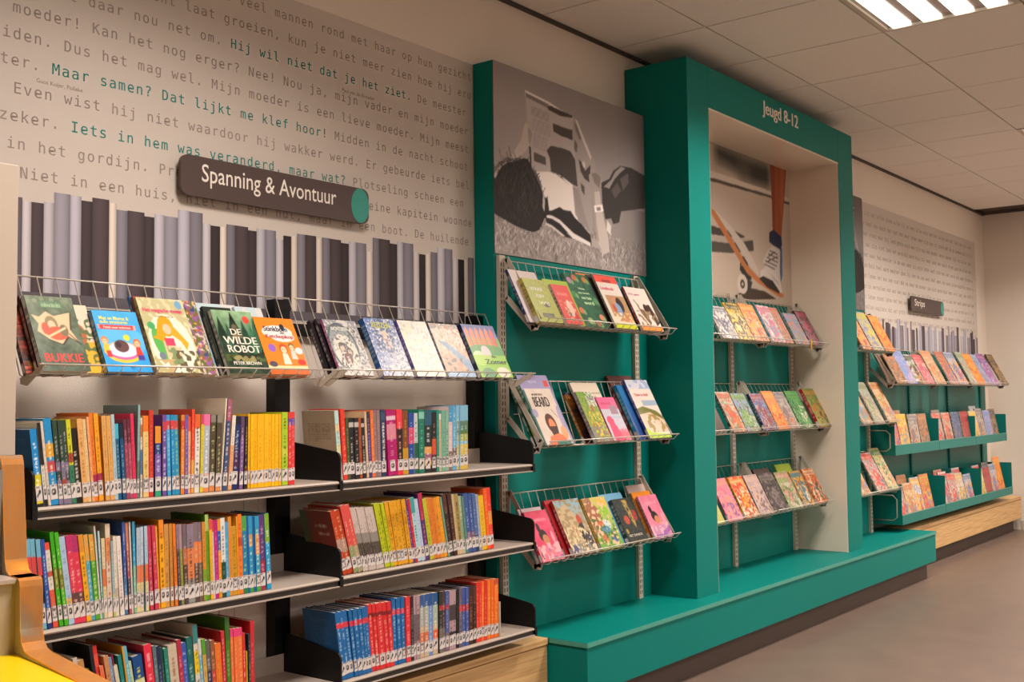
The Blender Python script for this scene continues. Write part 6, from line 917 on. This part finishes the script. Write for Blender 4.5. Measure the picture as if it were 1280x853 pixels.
FACES = [('b1', 1.3688, 0.1, 0.175, 2, 0.014, 'plain:1c1c1c:3a3a3a', '1a1a1a', 'black book at the far left end of the wire rack, mostly hidden'),
 ('b1', 1.3693, 0.1, 0.164, 2, 0.014, 'orangefruit', 'd05030', 'orange red picture book half hidden left of the green cover'),
 ('b1', 1.3895, 0.0726, 0.198, 1, 0.016, 'plain:503028:302020', '4a2420', 'dark brown book leaning just behind the green BUKKIE cover'),
 ('b1', 1.3899, 0.1261, 0.195, 0, 0.018, 'bukkie', 'd8e0e0', 'green hardcover picture book titled BUKKIE in red'),
 ('b1', 1.4641, 0.1, 0.18, 1, 0.012, 'fox', 'e0d0c0', 'cream and yellow leafy book behind the bright blue one'),
 ('b1', 1.5624, 0.1299, 0.164, 0, 0.018, 'bluekids', '3068a0', 'bright blue cartoon book with red banner and children in a ring'),
 ('b1', 1.7185, 0.1, 0.225, 2, 0.012, 'plain:3870a8:2a5888', '3070b0', 'blue spined book standing behind the mermaid cover'),
 ('b1', 1.714, 0.0523, 0.221, 1, 0.012, 'plain:a04030:803020', '8a4030', 'rust brown spined book right behind the mermaid cover'),
 ('b1', 1.7683, 0.1431, 0.218, 1, 0.012, 'jewels', 'c07040', 'book with jewelled collage cover peeking right of the mermaid'),
 ('b1', 1.7068, 0.1462, 0.214, 0, 0.012, 'mermaid', 'c8b870', 'olive cream book with long blond haired mermaid on cover'),
 ('b1', 1.9302, 0.1412, 0.22, 2, 0.012, 'palesky', 'b8d0d8', 'pale blue white book peeking above the green forest cover'),
 ('b1', 1.9332, 0.1, 0.204, 1, 0.012, 'plain:283028:182018', '202820', 'black spined book tucked behind the green forest cover'),
 ('b1', 1.9415, 0.143, 0.19, 0, 0.016, 'robot', 'c8c8c0', 'dark green forest book with title DE WILDE ROBOT'),
 ('b1', 2.0484, 0.1, 0.212, 1, 0.012, 'palesky', 'a0c8d8', 'light blue book peeking above the orange cartoon cover'),
 ('b1', 2.0865, 0.1498, 0.175, 0, 0.02, 'stink', 'e07020', 'bright orange cartoon book with two red haired kids'),
 ('b1', 2.3495, 0.1, 0.185, 2, 0.014, 'plain:2a2228:1c181c', '2a2424', 'black thick book, left one of the pair in the right wire rack'),
 ('b1', 2.36, 0.1, 0.189, 1, 0.014, 'plain:2a2228:1c181c', '302028', 'black book with purple edge, right one of that pair'),
 ('b1', 2.3637, 0.1425, 0.183, 0, 0.01, 'circle', 'a04878', 'grey white book with round frame of two drawn faces'),
 ('b1', 2.5497, 0.1395, 0.2, 0, 0.024, 'reus', '18508a', 'thick blue fantasy book with golden title and glitter'),
 ('b1', 2.7087, 0.1455, 0.2, 0, 0.014, 'whiteart', '5048a0', 'almost white sketchy book with purple spine'),
 ('b1', 2.8667, 0.1512, 0.197, 0, 0.012, 'sand', '60687c', 'sand coloured book with blue diagonal sea strip'),
 ('b1', 3.0448, 0.1867, 0.203, 0, 0.018, 'zomer', '182048', 'orange and green book with title Zomer'),
 ('c1', 3.343, 0.1777, 0.219, 1, 0.014, 'plain:d0c0b8:b8a8a8', '303870', 'pale grey book with navy spine, leftmost in the upper rack'),
 ('c1', 3.381, 0.1588, 0.179, 0, 0.022, 'waar', 'b8a848', 'olive green book with white capitals WAAR ZIJN WIJ'),
 ('c1', 3.5533, 0.1727, 0.195, 1, 0.012, 'plain:a0b828:80a020', '909828', 'lime green book standing behind the bright red one'),
 ('c1', 3.5617, 0.1178, 0.166, 0, 0.014, 'redgirl', 'd8c8c0', 'bright red book with pale dress figure'),
 ('c1', 3.728, 0.1778, 0.242, 1, 0.014, 'greenfloral', '60a080', 'dark green floral book with white title lines'),
 ('c1', 3.8605, 0.1113, 0.258, 2, 0.014, 'plain:e08030:302018', 'e08830', 'orange edged book leaning behind the dark brown one, upper rack'),
 ('c1', 3.9078, 0.0922, 0.248, 1, 0.014, 'plain:382828:201818', '402c2c', 'dark brown book behind the red topped reader'),
 ('c1', 3.9245, 0.1733, 0.247, 0, 0.01, 'reader1', 'b8a8a0', 'white reader with red top band and photo of kids'),
 ('c1', 4.002, 0.1639, 0.233, 1, 0.01, 'plain:307890:286878', '306878', 'teal blue book behind the goat and rider reader'),
 ('c1', 4.1377, 0.1791, 0.205, 0, 0.012, 'reader2', 'c04838', 'pale reader with brown goat and boy on cover'),
 ('c2', 3.4018, 0.1695, 0.266, 2, 0.014, 'plain:186858:104838', '20503c', 'dark green thick book at left end of the middle rack'),
 ('c2', 3.3991, 0.1698, 0.282, 1, 0.014, 'plain:b8c060:c03040', 'a8b858', 'yellow green book squeezed behind the BEARD cover'),
 ('c2', 3.4013, 0.2, 0.288, 0, 0.018, 'beard', '306858', 'lilac and white book titled BEARD with bearded man'),
 ('c2', 3.7403, 0.1184, 0.204, 2, 0.014, 'plain:a86828:603818', 'a86828', 'orange brown spined book left of the meadow cover'),
 ('c2', 3.7439, 0.1129, 0.214, 2, 0.014, 'plain:382838:302030', '503848', 'dark plum spined book beside the meadow cover'),
 ('c2', 3.759, 0.1199, 0.213, 0, 0.018, 'meadow', 'b8a8b0', 'green and yellow meadow book with small fox'),
 ('c2', 3.779, 0.2, 0.259, 1, 0.012, 'whitetitle', 'c8b8a8', 'tall cream book with grey title line behind the pink one'),
 ('c2', 3.8912, 0.1384, 0.186, 0, 0.008, 'pinkdog', 'd060a0', 'white book with hot pink flamingo figure'),
 ('c2', 4.1242, 0.2, 0.299, 2, 0.014, 'plain:785048:483038', '782820', 'brown tall book at the back right of the middle rack'),
 ('c2', 4.1294, 0.1917, 0.249, 1, 0.02, 'plain:2878b0:203878', '2890c8', 'blue spined book right behind the coast reader'),
 ('c2', 4.1815, 0.1885, 0.273, 0, 0.012, 'reader3', '4848a0', 'white reader with hilly coast photo and lime corner'),
 ('c3', 3.3791, 0.1463, 0.201, 1, 0.012, 'plain:c8b8b8:b0a0a0', 'b8b0b8', 'pale grey book peeking above the left pink cover'),
 ('c3', 3.3811, 0.1414, 0.188, 0, 0.014, 'pinkgirl', 'c83858', 'hot pink book with dark bun haired girl'),
 ('c3', 3.5632, 0.1111, 0.222, 1, 0.014, 'plain:b02028:881018', 'c02830', 'red spined thick book left of the rider cover'),
 ('c3', 3.5877, 0.1761, 0.217, 0, 0.016, 'rider', 'a82830', 'beige and blue book with black rider and red spine'),
 ('c3', 3.7874, 0.1705, 0.21, 0, 0.014, 'house', 'd8a018', 'yellow spined book with brown cottage and children'),
 ('c3', 3.9476, 0.1798, 0.215, 1, 0.012, 'plain:70a8c8:5890b8', '7098b8', 'light blue book peeking above the black cover'),
 ('c3', 4.0021, 0.1501, 0.188, 0, 0.02, 'blackpencil', '283c30', 'black book with golden pencil shape and red blots'),
 ('c3', 4.2228, 0.1749, 0.239, 2, 0.01, 'plain:c8b0a8:b8a098', 'c8c0b8', 'tall pale book at right end of the lower rack'),
 ('c3', 4.2078, 0.1532, 0.205, 1, 0.012, 'plain:e08828:c86820', 'c07838', 'orange book between the pale and pink ones'),
 ('c3', 4.213, 0.1539, 0.186, 0, 0.012, 'pinkgirl2', 'd08898', 'soft pink book with small bun haired girl'),
 ('f1', 4.9749, 0.186, 0.171, 0, 0.012, 'whitegrey', 'c0c0c0', 'white and grey sketch book beside the green post'),
 ('f1', 5.1706, 0.167, 0.202, 0, 0.01, 'yellowcov', 'c8a828', 'yellow book with black title lines'),
 ('f1', 5.3471, 0.1754, 0.21, 0, 0.01, 'orangecov', 'd07828', 'orange book with red ball'),
 ('f1', 5.5627, 0.1629, 0.215, 0, 0.012, 'whitepink', '5090a8', 'white book with pink figures and pale blue spine'),
 ('f1', 5.7276, 0.1067, 0.211, 0, 0.01, 'rustcov', 'a86848', 'rust brown patterned book, narrow between white and teal'),
 ('f1', 5.8888, 0.1681, 0.185, 0, 0.012, 'tealcov', '90a0a8', 'teal and lilac garden book under a yellow ribbon'),
 ('f1', 6.0741, 0.1582, 0.213, 0, 0.014, 'maroon', '503038', 'dark maroon book with pink flower, last in top frame rack'),
 ('f2', 4.8696, 0.127, 0.167, 0, 0.012, 'plain:786858:382820', '181c1c', 'dark spined book at the left end beside the green post'),
 ('f2', 5.0716, 0.1475, 0.212, 0, 0.014, 'foxcov', '203028', 'cream book with red fox and flames'),
 ('f2', 5.2283, 0.16, 0.202, 0, 0.01, 'lilacgreen', '9098b8', 'lilac and green frog book'),
 ('f2', 5.4464, 0.1495, 0.202, 0, 0.016, 'bluered', '202c50', 'blue book with red hooded figure'),
 ('f2', 5.6112, 0.1384, 0.216, 0, 0.01, 'orangered', 'e0a040', 'bright orange book with yellow border'),
 ('f2', 5.7516, 0.1401, 0.211, 0, 0.008, 'greymix', 'a09080', 'grey mixed colour adventure book'),
 ('f2', 5.9137, 0.1691, 0.216, 0, 0.01, 'greencov', '388048', 'mid green book with white fox corner'),
 ('f2', 6.176, 0.1806, 0.232, 0, 0.02, 'redgreen', 'b82028', 'thick red spined book with green knights cover'),
 ('f3', 4.8575, 0.1007, 0.208, 0, 0.01, 'plain:d8d078:b8b060', 'c8b858', 'pale yellow book cut off by the green post'),
 ('f3', 5.001, 0.1588, 0.211, 0, 0.01, 'pinkcov', 'd05880', 'pink book with small purple monkey'),
 ('f3', 5.187, 0.158, 0.211, 0, 0.014, 'redorange', 'e8a818', 'red orange book with yellow spine and white letters'),
 ('f3', 5.364, 0.156, 0.209, 0, 0.01, 'pinkgrey', 'a08890', 'greyish pink book with people'),
 ('f3', 5.5461, 0.1947, 0.234, 1, 0.01, 'plain:483430:302420', '302420', 'dark brown tall book behind the charcoal one'),
 ('f3', 5.53, 0.1841, 0.207, 0, 0.01, 'charcoal', '2c2828', 'charcoal grey book with faint white figures'),
 ('f3', 5.7351, 0.1724, 0.203, 0, 0.01, 'greenpink', '486838', 'green and pink village book'),
 ('f3', 5.8365, 0.1989, 0.245, 1, 0.01, 'plain:88a828:a06828', '708828', 'lime and orange book peeking behind the ochre one'),
 ('f3', 5.9296, 0.1467, 0.196, 0, 0.01, 'ochreteal', 'a07830', 'ochre book with penguin on teal sea'),
 ('f3', 6.111, 0.1536, 0.199, 0, 0.012, 'orangebird', 'd06820', 'orange framed bird book, last in the lowest frame rack'),
 ('g1', 6.823, 0.1545, 0.206, 0, 0.01, 'orangecov', 'c86838', 'orange magazine cut off by the green post, top rack'),
 ('g1', 6.999, 0.1981, 0.27, 0, 0.01, 'greyyellow', 'd8d0c0', 'grey magazine with yellow splash in the top end rack'),
 ('g1', 7.2272, 0.1848, 0.254, 0, 0.01, 'orangered', 'e0d0b8', 'orange magazine at the right of the top end rack'),
 ('g2', 6.7853, 0.1675, 0.244, 0, 0.01, 'sandblue', 'b8a8a0', 'sand and blue magazine cut off by the post, middle rack'),
 ('g2', 7.0014, 0.17, 0.28, 0, 0.01, 'greengrey', 'd8d0c8', 'pale green grey magazine in the middle end rack'),
 ('g2', 7.2467, 0.1795, 0.281, 0, 0.01, 'peach', 'd8c8b8', 'peach magazine with lilac masthead, middle end rack'),
 ('g3', 6.723, 0.1652, 0.201, 0, 0.01, 'peach', 'c8b8a8', 'peach cream magazine cut off by the post, lowest rack'),
 ('g3', 7.0162, 0.1917, 0.258, 0, 0.01, 'redmag', 'c8b8a8', 'purple grey magazine with red masthead, lowest end rack'),
 ('g3', 7.223, 0.1693, 0.283, 0, 0.01, 'greenpeach', 'd8d0c0', 'green topped peach magazine, right in the lowest end rack'),
 ('far', 7.4034, 0.1741, 0.209, 1, 0.009600000000000001, 'plain:806858:685040', 'a89888', 'grey brown book at the left end of the far rack'),
 ('far', 7.499, 0.2098, 0.213, 0, 0.008, 'browncov', 'c8b8a8', 'brown speckled magazine, far rack, first full cover'),
 ('far', 7.7108, 0.2021, 0.245, 0, 0.008, 'lilacblue', '8890b8', 'lilac and blue magazine in the far rack'),
 ('far', 7.9149, 0.1767, 0.219, 0, 0.008, 'carmag', 'c8c8d0', 'white magazine with a black car in the far rack'),
 ('far', 8.1096, 0.2025, 0.224, 0, 0.008, 'pinkred', 'd8b0b0', 'red pink magazine in the far rack'),
 ('far', 8.3498, 0.24, 0.266, 0, 0.008, 'tancov', 'e0d0b8', 'tan and orange magazine in the far rack'),
 ('far', 8.702, 0.2062, 0.27, 0, 0.008, 'redmulti', 'e0d0c0', 'red speckled magazine in the far rack'),
 ('far', 8.9292, 0.24, 0.27, 0, 0.008, 'bluewhite', '5070a0', 'white and blue magazine in the far rack'),
 ('far', 9.2551, 0.1799, 0.281, 0, 0.008, 'greengrey', 'a0b8b0', 'pale multicolour magazine left of the orange one, far rack'),
 ('far', 9.437, 0.2338, 0.271, 0, 0.008, 'orangered', 'e8a050', 'bright orange magazine in the far rack'),
 ('far', 9.6728, 0.1689, 0.271, 0, 0.008, 'bluegrey', '8098b8', 'blue grey magazine left of the purple one, far rack'),
 ('far', 9.8437, 0.24, 0.284, 0, 0.009600000000000001, 'purple', '603878', 'purple magazine in the far rack'),
 ('far', 10.1748, 0.2131, 0.286, 0, 0.009600000000000001, 'bronze', '302018', 'dark bronze magazine at the right end of the far rack')]
GN = {'b1': 'face-out picture books on the left wire racks', 'c1': 'books in the upper rack of the teal panel', 'c2': 'books in the middle rack of the teal panel', 'c3': 'books in the lower rack of the teal panel',
 'f1': 'books in the upper rack of the frame', 'f2': 'books in the middle rack of the frame', 'f3': 'books in the lowest rack of the frame', 'g1': 'magazines in the racks right of the frame', 'g2': 'magazines in the racks right of the frame', 'g3': 'magazines in the racks right of the frame', 'far': 'magazines in the far rack'}
for (bk, X0, w_, h, lay, t, art, sp, lab) in FACES:
    z0, yo = ZB[bk]; Yb = 2.528+yo+lay*.019/.89; zb = z0-.0145-lay*.003
    ext = .0165+lay*.001      # the book stands down on the tray wires
    dl = ext/math.sin(TA)
    loc = (X0, Yb-dl*math.cos(TA), zb+H0)
    mg = bk in ('g1', 'g2', 'g3', 'far')
    face_book(X0, w_, h+dl, t, art, sp, loc, TA, lab, GN[bk], 'magazine' if mg else 'book', 1.5 if bk == 'b1' and X0 < 2.4 else (1.2 if bk in ('b1', 'c1', 'c2', 'c3') else .7), 'magazine' if mg else 'book')
# yellow ribbon on the frame rack
b = MB(); b.box(-.006, .006, -.004, -.0032, -.045, .0); b.box(-.010, -.002, -.0045, -.0037, -.03, .012); b.box(.002, .014, -.0045, -.0037, -.012, .006)
tag(b.obj('yellow_ribbon', mat('ribbon_yellow', 'd8a820', .5), None, loc=(5.985, 2.515, .317+H0)), 'small yellow ribbon tied to the front rod of the upper frame rack', 'ribbon')

# ================================================================ MAGAZINE BINS
def bin_(x0, x1, zb, zs, zl, yf, label):
    t = thing('magazine_bin', label, 'magazine bin', ((x0+x1)/2, 2.65, zb+H0), 'teal magazine bins')
    z0, zs, zl = zb+H0, zs+H0, zl+H0; yb = 2.745
    rel('bin_floor', M_greenp, x0, x1, yf+.003, yb, z0, z0+.003, t)
    rel('front_lip', M_greenp, x0, x1, yf, yf+.003, z0, zl, t); rel('lip_edge', M_edge, x0, x1, yf-.001, yf+.006, zl, zl+.003, t)
    rel('back_sheet', M_greenp, x0, x1, yb-.003, yb, z0+.003, zs, t)
    rel('side_panel', M_greenp, x0, x0+.003, yf+.003, yb-.003, z0+.003, zs, t); rel('side_panel', M_greenp, x1-.003, x1, yf+.003, yb-.003, z0+.003, zs, t)
    b = MB(); l = t.location
    hz = (zs-z0)
    pts = [(x0-l[0]-.004, yb-2.65-.02, .03), (x0-l[0]-.004, yf-2.65+.06, .03), (x0-l[0]-.004, yf-2.65+.035, .05), (x0-l[0]-.004, yf-2.65+.035, hz*.62), (x0-l[0]-.004, yf-2.65+.06, hz*.72), (x0-l[0]-.004, yb-2.65-.02, hz*.72)]
    b.tube(pts, .0045); b.obj('bracket_loop', M_brk, t, smooth=True)
    return t
BX = [(7.425, 8.372), (8.378, 9.322), (9.328, 10.272)]
for i, (x0, x1) in enumerate(BX):
    n = ('left', 'middle', 'right')[i]
    bin_(x0, x1, -.400, -.168, -.334, 2.545, 'upper teal magazine bin, %s one of three' % n)
    bin_(x0, x1, -.862, -.590, -.800, 2.512, 'lower teal magazine bin above the oak bench, %s one of three' % n)
MAGS = {  # bin: (x, layer, h, lean deg, art, spine)
 ('u', 0): [(7.44, 0, .27, 78, 'lilacorange', '302838'), (7.62, 0, .275, 80, 'yellowkid', 'd8c8b8'), (7.83, 0, .27, 82, 'greymix', 'd0c0b0'), (8.05, 0, .27, 81, 'browncov', 'c8b8b0'), (7.70, 1, .30, 80, 'tancov', 'c0b0a0')],
 ('u', 1): [(8.40, 0, .27, 80, 'redmag', 'd0b8b0'), (8.63, 0, .27, 80, 'redmag2', 'd8c8b8'), (8.86, 0, .27, 81, 'bluedark', 'c8c0c8'), (9.08, 0, .27, 82, 'crimson', 'd8c0b0'), (8.6, 1, .29, 80, 'greymix', 'a89890')],
 ('u', 2): [(9.35, 0, .27, 80, 'yellowblob', 'd8d0c0'), (9.55, 0, .29, 79, 'greymix', 'a89890'), (9.74, 0, .27, 81, 'lilacblue', 'c8b8b0'), (9.93, 0, .28, 80, 'bronze2', 'd8c8b8'), (9.6, 1, .31, 80, 'palesky', 'd0c8b8')],
 ('l', 0): [(7.45, 0, .26, 78, 'redmag', '302848'), (7.62, 0, .26, 79, 'peach', 'b0a090'), (7.80, 0, .29, 78, 'comicblue', 'd8d0c8'), (7.99, 0, .30, 79, 'comicmulti', 'c0a080'), (7.7, 1, .31, 79, 'tancov', 'a09080')],
 ('l', 1): [(8.42, 0, .29, 79, 'whitemag', '584048'), (8.60, 0, .27, 80, 'redmag', 'c8b8b0'), (8.80, 0, .26, 79, 'palecomic', 'd0c0b0'), (9.0, 0, .24, 80, 'bluewhite', '603048'), (8.5, 1, .30, 80, 'redmag2', 'a03038'), (8.95, 1, .29, 80, 'whitemag', 'b0a8a8')],
 ('l', 2): [(9.35, 0, .26, 80, 'yellowblob', 'c8b898'), (9.55, 0, .26, 81, 'crimson', 'c8c0c0'), (9.75, 0, .28, 80, 'bluewhite', 'd8d0c8'), (9.94, 0, .33, 79, 'orangered', 'e0d8c8'), (9.5, 1, .28, 80, 'whitemag', 'b8b0b0'), (9.78, 1, .29, 80, 'greymix', '506048')]}
for (ul, bi), rows in MAGS.items():
    zb, yf = ((-.397, 2.560), (-.859, 2.527))[ul == 'l']
    xlim = BX[bi][1]-.008
    for j, (x, lay, h, tl, art, sp) in enumerate(rows):
        ww = min(.195, xlim-x)
        lab = '%s magazine, %s %s in the %s %s bin' % (hsvname(sp)+' edged', ordn(j+1 if lay == 0 else j-3 if j > 3 else 1), 'front one' if lay == 0 else 'one standing behind', ('left', 'middle', 'right')[bi], 'upper' if ul == 'u' else 'lower')
        face_book(x, ww, h, .008, art, sp, (x, yf+lay*.06, zb+H0+.001), math.radians(tl), lab, 'magazines in the %s %s bin' % (('left', 'middle', 'right')[bi], 'upper' if ul == 'u' else 'lower'), 'magazine', .7, 'magazine')

# ================================================================ STEPPED BROWSER UNIT, near left
az = math.radians(9); tx, ty = -math.sin(az), -math.cos(az); sx_, sy2 = math.cos(az), -math.sin(az)
PX, PY = 1.245, 2.25
root = thing('stepped_browser_unit', 'stepped children book browser with birch ply edges and yellow tray', 'display unit', (PX, PY, 0))
root.rotation_euler = (0, 0, -az)
# local frame: x = right along the unit, y = away from the viewer (so -y towards the viewer); origin at the lower riser, right face
def prof(zo=0):
    z1, z2, z3 = -.108+H0, -.362+H0, -.512+H0
    return z1, z2, z3
z1, z2, z3 = prof()
def cheek(x0, name):
    outl = [(.165, 0), (.165, z1-.02), (.158, z1-.004), (.150, z1), (.135, z1), (.128, z1-.006), (.122, z1-.02), (.095, z2+.03), (.085, z2+.008), (.065, z2)]
    outl += [(.012, z2), (.003, z2-.006), (.0, z2-.018), (-.004, z3+.045), (-.012, z3+.018), (-.030, z3+.004), (-.06, z3), (-.42, z3-.012), (-.45, z3-.030), (-.45, 0)]
    core = MB(); core.prism([(p[0], p[1]) for p in outl], 'x', x0, x0+.046); core.obj('cheek', M_panel, root)
    # birch edge strip following the outline
    e = MB(); pts = outl[1:-1]
    for i in range(len(pts)-1):
        (a0, b0), (a1, b1) = pts[i], pts[i+1]; d = Vector((a1-a0, b1-b0)).normalized(); nn = Vector((d.y, -d.x))*-.0035
        nn = Vector((-d.y, d.x))*-1*.003
        e.prism([(a0, b0), (a1, b1), (a1+nn.x*-1, b1+nn.y*-1), (a0+nn.x*-1, b0+nn.y*-1)], 'x', x0-.0005, x0+.0465)
    e.obj('birch_edge', M_ply, root)
cheek(-.046, 'right'); cheek(-.95, 'left')
b = MB(); b.box(-.904, -.046, .03, .05, z3-.02, z2-.012); b.obj('riser_panel', M_panel, root)
b = MB(); b.box(-.904, -.046, .02, .13, z2-.012, z2-.002); b.obj('step_cap', M_shelf, root, bevel=.001)
b = MB(); b.box(-.904, -.046, .115, .135, z2-.002, z1-.03); b.obj('riser_panel', mat('grey_riser', '88807c', .5), root)
b = MB(); b.box(-.904, -.046, -.44, .03, z3-.03, z3-.010); b.obj('tray_board', M_yellow, root)
b = MB(); b.box(-.904, -.046, -.44, -.42, 0, z3-.035); b.obj('front_panel', M_panel, root)
